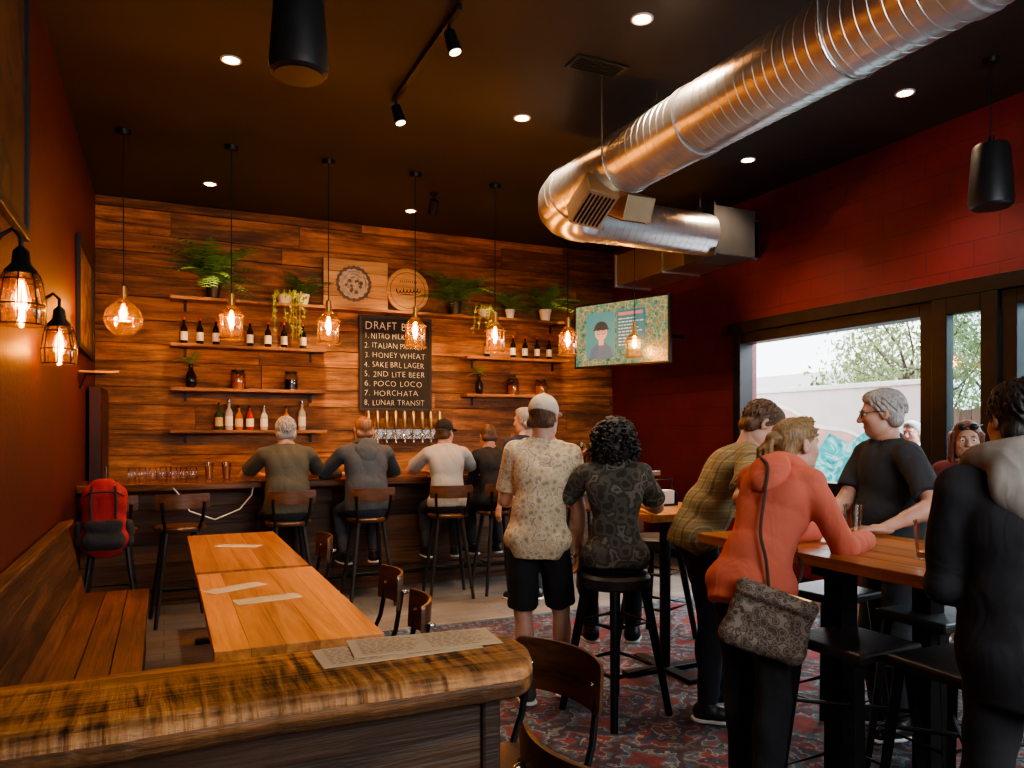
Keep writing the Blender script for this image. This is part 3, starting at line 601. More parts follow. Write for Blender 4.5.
while z<ZC-.01:
    h=min(random.choice([.19,.22,.25,.27]),ZC-z); x=XL-random.random()
    while x<XR:
        l=random.uniform(1.3,3.2); a,b=max(x,XL),min(x+l,XR)
        if b-a>.02: m.box(a+.002,b-.002,YB-.04-random.random()*.02,YB+.01,z+.004,z+h-.004)
        x+=l
    z+=h
struct(m.build('wall_back',M['wall_wood']))
m=MB(); m.box(XL,XL+.018,YF,YB-.06,0,.12); struct(m.build('baseboard_left',M['black_plastic'],bevel=.004))
m=MB(); m.box(XR-.018,XR,YF,YB-.06,0,.12); struct(m.build('baseboard_right',M['black_plastic'],bevel=.004))
def frame_mb(y0,y1,z0,z1,x0,x1,w=.09):
    m=MB(); m.box(x0,x1,y0,y0+w,z0,z1); m.box(x0,x1,y1-w,y1,z0,z1); m.box(x0,x1,y0+w,y1-w,z1-w,z1); m.box(x0,x1,y0+w,y1-w,z0,z0+w); return m
w1=struct(empty('window_1',(XR,5.2,SILL)))
def wrel(mb,name,mat,root,bevel=.006):
    o=mb.build(name,mat,root,bevel=bevel); o.location=tuple(-c for c in root.location); return o
wrel(frame_mb(O1[0]-.06,O1[1]+.08,SILL-.05,HEAD+.08,XR-.06,XR+.12,.11),'window_frame',M['black_metal'],w1)
w2=struct(empty('window_2',(XR,2.2,SILL)))
wrel(frame_mb(O2[0]-.1,O2[1]+.05,SILL-.05,HEAD+.08,XR-.06,XR+.12,.11),'window_frame',M['black_metal'],w2)
mm=MB(); mm.box(XR-.04,XR+.04,2.2,2.28,SILL,HEAD); wrel(mm,'mullion',M['black_metal'],w2)
mm=MB(); mm.box(XR+.0,XR+.008,O2[0],O2[1],SILL+.05,HEAD); wrel(mm,'pane',M['window_glass'],w2,0)
w3=struct(empty('window_3',(XR,3.85,SILL)))
wrel(frame_mb(3.56,4.09,SILL-.05,HEAD+.08,XR-.09,XR-.0,.13),'folded_frame',M['black_metal'],w3)
mm=MB(); mm.box(XR-.05,XR-.045,3.67,3.98,SILL,HEAD); wrel(mm,'pane',M['window_glass'],w3,0)
mm=MB(); mm.box(XR-.09,XR+.14,.8,6.5,HEAD+.08,HEAD+.2); struct(mm.build('trim_1',M['black_metal'],bevel=.006))
# ============================================================ EXTERIOR
m=MB(); m.box(XR+.2,30,-8,36,-.12,-.02); struct(m.build('ground',pm('patio_concrete',(.40,.38,.36),.9,0,.2,2,.1)))
mw=thing('mural_wall','painted outdoor wall with pink and teal mural beyond the window','wall',(9.0,9.2,0))
m=MB(); m.box(0,.2,-2.6,4.5,-.02,2.15); m.build('wall_panel',pm('mural_pale',(.66,.58,.54),.85,0,.12,2,.05),mw,bevel=.01)
m=MB(); m.box(-.03,.24,-2.65,4.55,2.15,2.22); m.build('coping',M['white'],mw,bevel=.01)
ctl=[(-2.3,.2),(-2.0,1.0),(-1.4,1.5),(-.7,1.62),(-.1,1.9),(.7,2.0),(1.5,1.86),(2.3,1.5),(3.0,.9),(3.3,.2)]; pts=[]
for i in range(len(ctl)-1):
    a=ctl[max(i-1,0)];b=ctl[i];c=ctl[i+1];d=ctl[min(i+2,len(ctl)-1)]
    for k in range(6):
        u=k/6; pts.append(tuple(.5*((2*b[j])+(c[j]-a[j])*u+(2*a[j]-5*b[j]+4*c[j]-d[j])*u*u+(3*b[j]-a[j]-3*c[j]+d[j])*u**3) for j in (0,1)))
pts=[(-2.3,0)]+pts+[(3.3,.2),(3.3,0)]
m=MB(); m.add([(-.008,y,z) for y,z in pts],[tuple(range(len(pts)))]); m.build('painted_rock',pm('mural_rock',(.52,.32,.28),.85,0,.35,2,.05),mw)
m=MB()
for k in range(1,len(pts)-2):
    (y0,z0),(y1,z1)=pts[k],pts[k+1]; m.add([(-.012,y0,z0-.03),(-.012,y1,z1-.03),(-.012,y1,z1+.03),(-.012,y0,z0+.03)],[(0,1,2,3)])
m.build('painted_outline',M['white'],mw)
def tealmat():
    mt,nt,b=newmat('mural_teal'); b.inputs['Roughness'].default_value=.8; tc=nd(nt,'ShaderNodeTexCoord'); nz=nd(nt,'ShaderNodeTexNoise',i_Scale=3.5,i_Detail=6.0,i_Distortion=2.2); L(nt,tc.outputs['Object'],nz.inputs['Vector'])
    r=ramp(nt,[(.28,(.01,.10,.15)),(.42,(.015,.28,.29)),(.52,(.03,.40,.38)),(.6,(.40,.6,.58)),(.68,(.02,.24,.27))]); L(nt,nz.outputs['Fac'],r.inputs[0]); L(nt,r.outputs[0],b.inputs['Base Color']); return mt
m=MB(); q=[(-2.58,.0),(-.2,.0),(-.35,.5),(-.3,1.0),(-.7,1.2),(-.95,1.5),(-1.3,1.35),(-1.7,1.6),(-2.1,1.45),(-2.58,1.6)]; m.add([(-.016,y,z) for y,z in q],[tuple(range(len(q)))])
m.build('painted_teal_shapes',tealmat(),mw)
hs=thing('house','pale grey neighbouring house behind the mural wall','house',(20,19.5,0))
m=MB(); m.box(-2,2,-4,4,0,2.7); m.build('walls',pm('house_siding',(.75,.75,.74),.8,0,.08,3,.03),hs)
m=MB(); m.add([(-2.3,-4.3,2.7),(2.3,-4.3,2.7),(2.3,4.3,2.7),(-2.3,4.3,2.7),(0,-4.3,3.5),(0,4.3,3.5)],[(0,1,4),(2,3,5),(0,4,5,3),(1,2,5,4),(0,3,2,1)]); m.build('roof',pm('house_roof',(.45,.42,.42),.9,0,.1,3,.05),hs)
for a in (-1.6,1.0):
    m=MB(); m.box(-2.03,-2.0,a,a+1,1.0,2.0); m.build('window',pm('house_window',(.1,.12,.14),.2,0,.1,3,0),hs)
fc=thing('fence','brown board fence outside beside the mural wall','fence',(8.4,5.6,0))
m=MB()
for i in range(24): m.box(0,.025,-3+i*.14,-3+i*.14+.13,0,1.78+.02*random.random())
m.build('boards',wood('fence_wood',(.10,.06,.04),(.28,.17,.11),2,1,.8,.3,.5),fc)
m=MB(); m.box(.025,.07,-3,.4,.4,.5); m.build('rail',M['dark_wood'],fc)
m=MB(); m.box(.025,.07,-3,.4,1.4,1.5); m.build('rail',M['dark_wood'],fc)
def tree(loc,h,rx,label,n=900,seed=1):
    rg=random.Random(seed); t=thing('tree',label,'tree',loc)
    m=MB(); m.tube([(0,0,0),(.1,0,h*.3),(0,.15,h*.6)],[.16,.12,.07],8); tips=[]
    for i in range(26):
        a=rg.uniform(0,6.28); k=rg.uniform(.2,.6); tp=(rx*.9*math.cos(a),rx*.9*math.sin(a),h*(k+rg.uniform(.15,.4))); md=(rx*.45*math.cos(a+.2),rx*.45*math.sin(a+.2),h*(k+.1)); tips.append((md,tp)); m.tube([(.03,.05,h*k),md,tp],[.04,.02,.006],5)
    m.build('trunk',M['bark'],t,smooth=True)
    m=MB()
    for i in range(n):
        md,tp=rg.choice(tips); u=rg.random(); p=Vector(md).lerp(Vector(tp),u)+Vector((rg.gauss(0,.22),rg.gauss(0,.22),rg.gauss(0,.2)))
        E=Euler((rg.uniform(0,6),rg.uniform(0,6),rg.uniform(0,6))).to_matrix(); l=rg.uniform(.035,.075)
        m.add([p+E@Vector(c) for c in ((-l,0,0),(0,-l*.45,.01),(l,0,0),(0,l*.45,.01))],[(0,1,2,3)])
    m.build('foliage',M['leaf_out'],t)
tree((12.2,9.4,0),4.4,1.7,'leafy tree beyond the open window above the fence',4600,1)
tree((16.8,10.2,0),5.2,2.2,'taller tree seen behind the folded window panel',4600,2)
tree((12.0,5.4,0),4.2,1.7,'small tree at the right end of the window view',4600,3)
# ============================================================ BACK BAR SHELVES
SY=8.94
def shelf(x0,x1,z,label,d=.22):
    t=thing('wall_shelf',label,'shelf',((x0+x1)/2,SY-d/2,z)); w=x1-x0
    m=MB(); m.box(-w/2,w/2,-d/2,d/2,-.035,0); m.build('board',M['shelf_wood'],t,bevel=.005)
    k=3 if w>2 else 2
    for i in range(k):
        x=-w/2+.15+(w-.3)*i/(k-1)
        m=MB(); m.bx((x,0,-.041),(.03,d*.95,.008)); m.bx((x,d/2-.006,-.09),(.03,.008,.1)); m.build('bracket',M['black_metal'],t)
Z1,Z2,Z3,Z4=2.97,2.47,2.0,1.55
shelf(.06,4.82,Z1,'long top wooden shelf carrying the ferns and signs')
shelf(.06,1.69,Z2,'second wooden shelf on the left, holding dark bottles')
shelf(.06,1.69,Z3,'third wooden shelf on the left, holding jars and a vase')
shelf(.06,1.69,Z4,'lowest wooden shelf on the left, holding liquor bottles')
shelf(3.4,4.85,Z2,'upper right wooden shelf under the long shelf, with dark bottles')
shelf(3.4,4.6,Z3,'lower right wooden shelf with vase and amber jars')
def bottle(loc,h,r,glass,lab,cap,label,group):
    t=thing('bottle',label,'bottle',loc,random.random()*6,group)
    m=MB(); m.lathe([(r*.9,0),(r,.01),(r,h*.55),(r*.85,h*.63),(r*.36,h*.74),(r*.33,h*.93)],n=16); m.build('body',glass,t,smooth=True)
    m=MB(); m.lathe([(r*1.02,h*.14),(r*1.02,h*.46)],n=16); m.build('paper_label',lab,t,smooth=True)
    m=MB(); m.lathe([(r*.38,h*.9),(r*.4,h*.92),(r*.4,h),(0.0005,h)],n=12); m.build('cap',cap,t,smooth=True)
ORD=['leftmost','second from left','third from left','fourth from left','fifth from left','sixth from left','seventh from left','eighth from left']
def row(pxs,z,kinds,shelfname,group,Y=8.83):
    for i,px in enumerate(pxs):
        x=atY(px,400,Y)[0]; k=kinds[i%len(kinds)]
        d={'dark':('bottle_dark','white','label_red','dark bottle with white label and red cap'),'green':('bottle_green','paper','black_plastic','green bottle with cream label'),'amber':('bottle_amber','paper','black_plastic','amber liquor bottle with cream label'),'clear':('bottle_clear','white','steel','clear spirit bottle with pale label'),'red':('bottle_red','white','black_plastic','red liquor bottle with white label')}[k]
        h=.29 if k=='dark' else random.choice([.27,.3,.33])
        bottle((x,Y,z),h,.036 if k=='dark' else .041,M[d[0]],M[d[1]],M[d[2]],f'{d[3]}, {ORD[i]} on the {shelfname}',group)
row([184,200,216,250,268,284,303],Z2,['dark'],'second left shelf','dark bottles on the second left shelf')
row([219,229,239,250,264,286,302],Z4,['green','clear','amber','red','clear','amber','clear'],'lowest left shelf','liquor bottles on the lowest left shelf')
row([487,513,525,537,549],Z2,['dark'],'upper right shelf','dark bottles on the upper right shelf')
def jar(px,z,label,glass,fill):
    x=atY(px,400,8.83)[0]; t=thing('glass_jar',label,'jar',(x,8.83,z))
    m=MB(); m.lathe([(.07,.0),(.078,.015),(.078,.16),(.065,.185)],n=20); m.build('glass',glass,t,smooth=True)
    m=MB(); m.lathe([(.069,.004),(.07,.12),(.0005,.12)],n=20); m.build('contents',fill,t,smooth=True)
    m=MB(); m.lathe([(.068,.185),(.068,.21),(.0005,.212)],n=20); m.build('lid',M['black_metal'],t,smooth=True)
jar(238,Z3,'amber glass jar in middle of third left shelf',M['amber_glass'],M['bottle_amber'])
jar(291,Z3,'dark filled jar at right of third left shelf',M['glass'],M['bottle_dark'])
jar(513,Z3,'amber jar in middle of lower right shelf',M['amber_glass'],M['bottle_amber'])
jar(541,Z3,'pale filled jar at right end of lower right shelf',M['amber_glass'],pm('grain',(.5,.3,.12),.8,0,.5,60,.3))
def fronds(n,Ln,seed,rise=1.0,wid=.17,steps=13):
    rg=random.Random(seed); m=MB()
    for i in range(n):
        a=2*math.pi*i/n+rg.uniform(-.3,.3); e=rg.uniform(.25,1.4)*rise; l=Ln*rg.uniform(.7,1.1); dh=Vector((math.cos(a),math.sin(a),0)); sd=Vector((-math.sin(a),math.cos(a),0)); P=[]
        for k in range(steps+1):
            t=k/steps; P.append(dh*l*t*math.cos(min(1.35,e)*(1-.4*t))+Vector((0,0,l*(math.sin(min(1.5,e))*t*1.2-.6*t*t))))
        m.tube(P,[.004*(1-.8*k/steps) for k in range(steps+1)],4)
        for k in range(1,steps+1):
            t=k/steps; q=l*wid*math.sin(math.pi*min(1,t*.85+.12)); tg=(P[k]-P[k-1]).normalized()
            for sg in (-1,1):
                b=P[k]; tip=b+sd*sg*q+tg*q*.35-Vector((0,0,q*.2)); wv=tg*l/steps*.42
                m.add([b-wv*.6,b+wv*.6,tip+wv*.25,tip-wv*.1],[(0,1,2,3)])
    return m
def fern(px,z,label,n,Ln,seed,mat,potr=.075,poth=.13,rise=1.0,potmat='black_plastic',wid=.17,neck=False,Y=8.82):
    x=atY(px,300,Y)[0]; t=thing('potted_fern',label,'plant',(x,Y,z))
    m=MB()
    if neck: m.lathe([(potr*.7,0),(potr,.03),(potr,.13),(potr*.45,.19),(potr*.4,.25),(potr*.45,.26)],n=18); top=.25
    else: m.lathe([(potr*.72,0),(potr,poth),(potr*1.06,poth),(potr*1.06,poth+.02),(potr*.9,poth+.02),(potr*.88,poth-.01)],n=20); top=poth
    m.build('vase' if neck else 'pot',M[potmat],t,smooth=True)
    f=fronds(n,Ln,seed,rise,wid); o=f.build('foliage',mat,t); o.location=(0,0,top)
    for v in o.data.vertices:
        if v.co.y>.06: v.co.y=.06+(v.co.y-.06)*.06
        if v.co.z<.012-top: v.co.z=.012-top
fern(213,Z1,'large bushy fern in black pot at left end of top shelf',44,.72,1,M['leaf'],.085,.16)
fern(303,Z1,'small spiky dark plant in pot left of the square wooden sign',22,.44,2,M['leaf_dark'],.07,.1,.8,'white')
fern(455,Z1,'bushy fern in black pot right of the round wooden sign',40,.64,3,M['leaf'],.085,.15)
fern(510,Z1,'small upright fern in white pot on top shelf',24,.44,4,M['leaf'],.06,.1,1.15,'white')
fern(545,Z1,'wide fern in white pot at right end of top shelf',34,.6,5,M['leaf'],.08,.13,1.0,'white')
fern(191,Z3,'black vase with leafy sprigs on third left shelf',9,.24,6,M['leaf_lime'],.055,.1,1.3,'bottle_dark',.3,True)
fern(479,Z3,'black vase with leafy sprigs on lower right shelf',9,.24,8,M['leaf_lime'],.05,.1,1.3,'bottle_dark',.3,True)
def trailing(px,label,seed,n=11,Lmax=.45):
    rg=random.Random(seed); x=atY(px,300,8.8)[0]; t=thing('trailing_plant',label,'plant',(x,8.78,Z1))
    m=MB(); m.lathe([(.06,0),(.085,.09),(.09,.09),(.08,.08)],n=18); m.build('pot',M['white'],t,smooth=True)
    m=MB()
    for i in range(n):
        xx=rg.uniform(-.22,.22); l=rg.uniform(.15,Lmax); P=[Vector((xx*.2,-.03,.09)),Vector((xx*.7,-.1,.11)),Vector((xx,-.15,.04)),Vector((xx,-.155,-l*.5)),Vector((xx+rg.uniform(-.03,.03),-.15,-l))]
        m.tube(P,.003,4)
        for k in range(int(10+l*50)):
            u=rg.random()*3.99; j=int(u); b=P[j].lerp(P[j+1],u-j); E=Euler((rg.uniform(0,6),rg.uniform(0,6),rg.uniform(0,6))).to_matrix(); q=rg.uniform(.012,.026)
            m.add([b+E@Vector(c) for c in ((0,0,0),(q,-q*.6,0),(q*2,0,0),(q,q*.6,0))],[(0,1,2,3)])
    m.build('vines',M['leaf_lime'],t)
trailing(284,'pale green trailing plant hanging from top shelf beside square sign',3)
trailing(484,'small trailing plant hanging from top shelf between two ferns',5,7,.25)
def disc(m,r0,r1,y,c=(0,0,0),n=40,a0=0,a1=2*math.pi):
    vs=[];fs=[]
    for i in range(n+1):
        a=a0+(a1-a0)*i/n; vs+= [(c[0]+r0*math.cos(a),y,c[2]+r0*math.sin(a)),(c[0]+r1*math.cos(a),y,c[2]+r1*math.sin(a))]
    for i in range(n): fs.append((2*i,2*i+1,2*i+3,2*i+2))
    m.add(vs,fs)
sx0=atY(323,280,8.9)[0]; sx1=atY(387,280,8.9)[0]; sw=sx1-sx0
t=thing('wooden_sign','square pale wooden plank sign with round grey emblem on top shelf','sign',((sx0+sx1)/2,8.88,Z1)); 
m=MB()
for i in range(4): m.box(-sw/2,sw/2,-.015,.015,.002+i*.145,.143+i*.145)
m.build('board',M['sign_wood'],t,bevel=.003)
cc=(-.03,0,.30); 
m=MB(); disc(m,.0,.19,-.017,cc); em=m.build('emblem',pm('emblem_pale',(.50,.47,.42),.7,0,.35,16,0),t)
GI=pm('emblem_ink',(.13,.125,.12),.8,0,.4,24,0)
m=MB(); rg=random.Random(12); nn=44; vs=[];fs=[]
for i in range(nn):
    a=2*math.pi*i/nn; ro=.206+(.009 if i%2 else -.003)+rg.uniform(-.003,.003); ri=.172+(.005 if i%3 else -.008)
    vs+=[(cc[0]+ri*math.cos(a),-.0185,cc[2]+ri*math.sin(a)),(cc[0]+ro*math.cos(a),-.0185,cc[2]+ro*math.sin(a))]
for i in range(nn): k=(i+1)%nn; fs.append((2*i,2*i+1,2*k+1,2*k))
m.add(vs,fs)
for i in range(34):
    r_=rg.uniform(.02,.15); a=rg.uniform(0,6.28); disc(m,r_,r_+.0045,-.0186,cc,6,a,a+rg.uniform(.4,1.1))
for i in range(10):
    a=rg.uniform(0,6.28); q=rg.uniform(.03,.11); disc(m,.0,rg.uniform(.012,.028),-.0187,(cc[0]+q*math.cos(a),0,cc[2]+q*math.sin(a)),6)
m.build('emblem_print',GI,em)
rx=atY(407,288,8.9)[0]
t=thing('wooden_sign','round carved wooden sign leaning on top shelf beside square sign','sign',(rx,8.88,Z1))
c=(0,0,.27); m=MB(); Mr=Matrix.Rotation(R(90),4,'X'); m.lathe([(.262,-.015),(.27,0),(.262,.02),(.252,.02),(.248,.014),(.0005,.014)],c=c,n=44,M=Mr); m.build('disc',M['sign_wood'],t,smooth=True)
BURN=pm('burnt_carving',(.05,.022,.010),.9,0,.2,20,0); BURN.node_tree.nodes['Principled BSDF'].inputs['Specular IOR Level'].default_value=.05
m=MB(); disc(m,.215,.220,-.0165,c)
scr=[]
for i in range(60):
    u=i/59; th=u*2*math.pi*7; amp=.022+.016*(.3<u<.36)+.02*(u<.08); scr.append((c[0]-.15+.30*u+.008*math.cos(th),-.0175,c[2]-.008+.03*(u-.5)+amp*math.sin(th)))
m.tube(scr,.0046,5); m.tube([(c[0]-.12+.25*i/12,-.0175,c[2]-.065+.03*(i/12)+.006*math.sin(i*.5)) for i in range(13)],[.002+.003*math.sin(math.pi*i/12) for i in range(13)],5)
for i in range(9): m.tube([(c[0]-.10+.025*i,-.0175,c[2]+.09),(c[0]-.09+.025*i,-.0175,c[2]+.115)],.003,5)
m.build('carving',BURN,t)
def text(name,body,size,mat,parent,loc,rot_,width=None,align='LEFT'):
    cu=bpy.data.curves.new(name,'FONT'); cu.body=body; cu.size=size; cu.align_x=align; cu.extrude=.0008; cu.resolution_u=3; cu.offset=-.0024; cu.space_character=1.1
    ob=bpy.data.objects.new('tmp_text',cu); COL.objects.link(ob); dg=bpy.context.evaluated_depsgraph_get(); me=bpy.data.meshes.new_from_object(ob.evaluated_get(dg)); bpy.data.objects.remove(ob)
    me.name=name; me.materials.clear(); me.materials.append(mat)
    for v in me.vertices: v.co.x+=.004*math.sin(v.co.x*31+len(body)); v.co.y+=.004*math.sin(v.co.x*23+len(body)*1.7)
    o=bpy.data.objects.new(name,me); COL.objects.link(o); o.parent=parent; o.location=loc; o.rotation_euler=rot_
    if width:
        xs=[v.co.x for v in me.vertices]; wd=max(xs)-min(xs)
        if wd>width: o.scale=(width/wd,1,1)
    return o
t=thing('chalkboard','black chalkboard with the handwritten draft beer list','chalkboard',(2.555,8.92,1.79))
m=MB(); m.box(-.43,.43,-.012,.018,0,1.12); m.build('slate',M['slate'],t)
m=MB(); m.box(-.45,.45,-.02,.02,1.1,1.13); m.box(-.45,.45,-.02,.02,-.01,.02); m.box(-.45,-.42,-.02,.02,.02,1.1); m.box(.42,.45,-.02,.02,.02,1.1); m.build('frame',M['black_plastic'],t,bevel=.003)
text('lettering','DRAFT BEER',.135,M['chalk'],t,(-.38,-.0135,.965),(R(90),0,0),.70)
for i,l in enumerate(['1. NITRO MILK STOUT','2. ITALIAN PILSNER','3. HONEY WHEAT','4. SAKE BRL LAGER','5. 2ND LITE BEER','6. POCO LOCO','7. HORCHATA','8. LUNAR TRANSIT']):
    text('lettering',l,.095,M['chalk'],t,(-.39,-.0135,.855-.114*i),(R(90),0,0),.74)
t=thing('tap_rail','steel draft tap rail with nine brass handled taps below the chalkboard','tap rail',(2.62,8.9,1.5))
m=MB(); m.box(-.52,.52,-.02,.045,-.06,.06); m.build('rail_plate',M['steel'],t,bevel=.006)
fa=MB(); fa.tube([(0,.05,0),(0,-.06,0),(0,-.09,-.03),(0,-.095,-.1)],[.016,.016,.014,.011],10); fa.tube([(0,-.06,0),(0,-.075,.07)],[.012,.008],10)
ha=MB(); ha.lathe([(.011,.06),(.02,.09),(.026,.2),(.02,.27),(.0005,.285)],c=(0,-.078,0),n=12)
f0_=None
for i in range(9):
    if f0_ is None:
        f0_=fa.build('faucet',M['steel'],t,smooth=True); h0_=ha.build('tap_handle',M['brass'],f0_,smooth=True); o=f0_
    else: o=copy_tree(f0_,t)
    o.location=(-.44+.11*i,-.04,0)
# ============================================================ BAR COUNTER
bx0,bx1=XL+.005,5.05
t=thing('bar_counter','long dark wooden bar counter with planked front','bar counter',((bx0+bx1)/2,7.35,0)); hw_=(bx1-bx0)/2
m=MB(); x=-hw_
while x<hw_-.05:
    q=random.uniform(1.2,2.2)
    for k in range(6): m.box(x+.002,min(x+q,hw_)-.002,-.02-random.random()*.006,.03,.06+k*.162,.06+k*.162+.158)
    x+=q
m.build('front_panel',M['dark_wood'],t)
m=MB(); m.box(-hw_,hw_,-.36,.33,1.035,1.10); m.build('counter_top',M['counter_wood'],t,bevel=.012)
m=MB(); m.tube([(-hw_+.1,-.17,.17),(hw_-.1,-.17,.17)],.02,12); 
for i in range(6): m.tube([(-hw_+.3+i*(2*hw_-.6)/5,-.17,.17),(-hw_+.3+i*(2*hw_-.6)/5,-.02,.13)],.012,8)
m.build('foot_rail',M['black_metal'],t,smooth=True)
m=MB(); m.box(hw_-.06,hw_,.03,.28,0,1.035); m.box(-hw_,-hw_+.06,.03,.28,0,1.035); m.box(-hw_,hw_,-.01,.03,0,.06); m.build('end_panel',M['dark_wood'],t)
t=thing('back_counter','low dark counter against the plank wall behind the bar','counter',(2.2,8.63,0))
m=MB(); m.box(-2.8,2.6,-.28,.28,0,.9); m.build('cabinet',M['dark_wood'],t); m=MB(); m.box(-2.82,2.62,-.3,.28,.9,.94); m.build('worktop',M['steel'],t,bevel=.004)
def mk_tumbler():
    t=empty('drinking_glass',(0,0,0)); m=MB(); m.lathe([(.034,0),(.036,.004),(.031,.11),(.027,.112),(.0005,.112)],n=16); m.build('glass_body',M['glass'],t,smooth=True); return t
for i in range(7): place('tumbler',mk_tumbler,f'upturned clear tumbler, {ORD[i]} in the row on the bar','glass',(-.26+.085*i,7.58,1.101),0,'upturned tumblers on the bar')
def mk_pint(fill):
    def f():
        t=empty('pint_glass',(0,0,0)); m=MB(); m.lathe([(.0005,.0),(.03,0),(.043,.15),(.0415,.15),(.029,.008),(.0005,.008)],n=20); m.build('glass_body',M['glass'],t,smooth=True)
        if fill: m=MB(); m.lathe([(.0005,.009),(.0285,.009),(.0285+.012*fill,.009+.14*fill),(.0005,.009+.14*fill)],n=20); m.build('beer',M['beer'],t,smooth=True)
        return t
    return f
place('pint_f',mk_pint(.8),'full beer glass on the bar left of the man in olive shirt','glass',(.52,7.35,1.101))
place('pint_f',None,'second full beer glass on the bar near stacked tumblers','glass',(.38,7.5,1.101))
place('pint_e',mk_pint(.15),'nearly empty pint glass on the wooden high table, beside the charcoal shirted man','glass',(2.94,2.56,1.052))
place('pint_e',None,'nearly empty pint glass near front corner of high table','glass',(2.66,1.98,1.052))
m=MB(); P=[(.05,7.0,1.09),(.12,6.985,1.0),(.2,6.985,.86),(.4,6.985,.78),(.6,6.985,.86),(.7,6.985,.98),(.72,7.0,1.08)]
tag(m.tube(P,.006,6).build('charging_cable',M['white'],smooth=True),'thin white charging cable drooping off the bar edge','cable')
# ============================================================ PENDANTS, SCONCES, LIGHTS
def lamp(name,kind,loc,energy,col,size=.05,rot_=None,spot=None,blend=.6):
    l=bpy.data.lights.new(name,kind); l.energy=energy; l.color=col
    if kind in('POINT','SPOT'): l.shadow_soft_size=size
    if kind=='SPOT': l.spot_size=spot or R(80); l.spot_blend=blend
    o=bpy.data.objects.new(name,l); COL.objects.link(o); o.location=loc
    if rot_: o.rotation_euler=rot_
    return o
WARM=(1,.60,.27)
def bulb(t,x,zc):
    m=MB(); m.lathe([(.013,zc+.14),(.018,zc+.1),(.036,zc+.03),(.033,zc-.005),(.014,zc-.035),(.0005,zc-.037)],c=(x,0,0),n=16); b=m.build('bulb',M['bulb_glass'],t,smooth=True)
    m=MB()
    for k in range(6):
        a=2*math.pi*k/6; m.tube([(x+.006*math.cos(a),.006*math.sin(a),zc+.1),(x+.019*math.cos(a),.019*math.sin(a),zc+.03),(x+.016*math.cos(a+.5),.016*math.sin(a+.5),zc-.015)],.0028,5)
    m.build('filament',M['filament'],b)
def mk_pendant(globe):
    def f():
        t=empty('pendant_lamp',(0,0,0)); zc=2.48
        m=MB(); m.lathe([(.0005,ZC-.045),(.05,ZC-.04),(.06,ZC-.002)],n=20); m.build('canopy',M['black_metal'],t,smooth=True)
        m=MB(); m.cyl((0,0,ZC-.04),(0,0,zc+.24),.005,n=6); m.build('cord',M['black_plastic'],t)
        m=MB(); m.lathe([(.012,zc+.25),(.024,zc+.24),(.026,zc+.15),(.04,zc+.145),(.04,zc+.13)],n=16); m.build('socket',M['brass'],t,smooth=True)
        m=MB()
        if globe: m.lathe([(.04,zc+.14),(.06,zc+.12)]+[(.145*math.cos(a),-.02+zc+.145*math.sin(a)) for a in [1.05-i*.22 for i in range(11)]],n=12)
        else: m.lathe([(.04,zc+.14),(.055,zc+.125),(.092,zc+.08),(.1,zc+.05),(.095,zc-.14),(.088,zc-.15)],n=24)
        m.build('glass_shade',M['amber_glass'],t,smooth=not globe)
        rr=.105 if not globe else .148
        for zz in ((zc+.06,zc-.14) if not globe else (zc-.02,)):
            m=MB(); m.tube([(rr*math.cos(a),rr*math.sin(a),zz) for a in [2*math.pi*i/24 for i in range(24)]],.004,5,closed=True); m.build('wire_ring',M['brass'],t)
        bulb(t,0,zc); return t
    return f
PX=[-.3,.53,1.36,2.18,3.01,3.84,4.67]
for i,x in enumerate(PX):
    place('pend_g' if i==0 else 'pend',mk_pendant(i==0),(['round globe pendant lamp nearest the left wall','glass jar pendant above the left end of the bar','glass jar pendant hanging left of the chalkboard','glass jar pendant hanging in front of the chalkboard','glass jar pendant hanging right of the chalkboard','glass jar pendant hanging left of the television','glass jar pendant hanging in front of the television'])[i],'pendant lamp',(x,6.95,0),0,'pendant lamps over the bar')
    lamp('pendant_light','POINT',(x,6.95,2.48),55,WARM,.012)
def sconce(y,z,label):
    t=thing('wall_sconce',label,'wall lamp',(XL,y,z)); X=.12
    m=MB(); Mx=Matrix.Rotation(R(90),4,'Y'); m.lathe([(.055,0),(.055,.012),(.03,.025),(.0005,.026)],c=(0,0,.2),n=20,M=Mx); m.build('wall_plate',M['black_metal'],t,smooth=True)
    m=MB(); m.tube([(.02,0,.2),(.05,0,.26),(.09,0,.29),(X,0,.26),(X,0,.2)],.009,8); m.build('arm',M['black_metal'],t,smooth=True)
    m=MB(); m.lathe([(.012,.22),(.03,.2),(.035,.15),(.06,.12),(.062,.105)],c=(X,0,0),n=18); m.build('cap',M['black_metal'],t,smooth=True)
    m=MB(); m.lathe([(.058,.11),(.07,.08),(.085,-.02),(.082,-.1),(.078,-.105)],c=(X,0,0),n=20); m.build('glass_shade',M['amber_glass'],t,smooth=True)
    m=MB()
    for k in range(8):
        a=2*math.pi*k/8; m.tube([(X+q*math.cos(a),q*math.sin(a),zz) for q,zz in ((.062,.11),(.074,.08),(.089,-.02),(.086,-.1))],.003,5)
    for q,zz in ((.09,-.02),(.087,-.1),(.074,.08)): m.tube([(X+q*math.cos(a),q*math.sin(a),zz) for a in [2*math.pi*i/20 for i in range(20)]],.003,5,closed=True)
    m.build('wire_cage',M['black_metal'],t)
    bulb(t,X,-.02)
    lamp('sconce_light','POINT',(XL+X,y,z-.02),12,WARM,.012)
sconce(3.65,2.08,'black caged glass wall sconce nearest the viewer, under the large picture')
sconce(4.9,2.02,'black caged glass wall sconce further along left wall')
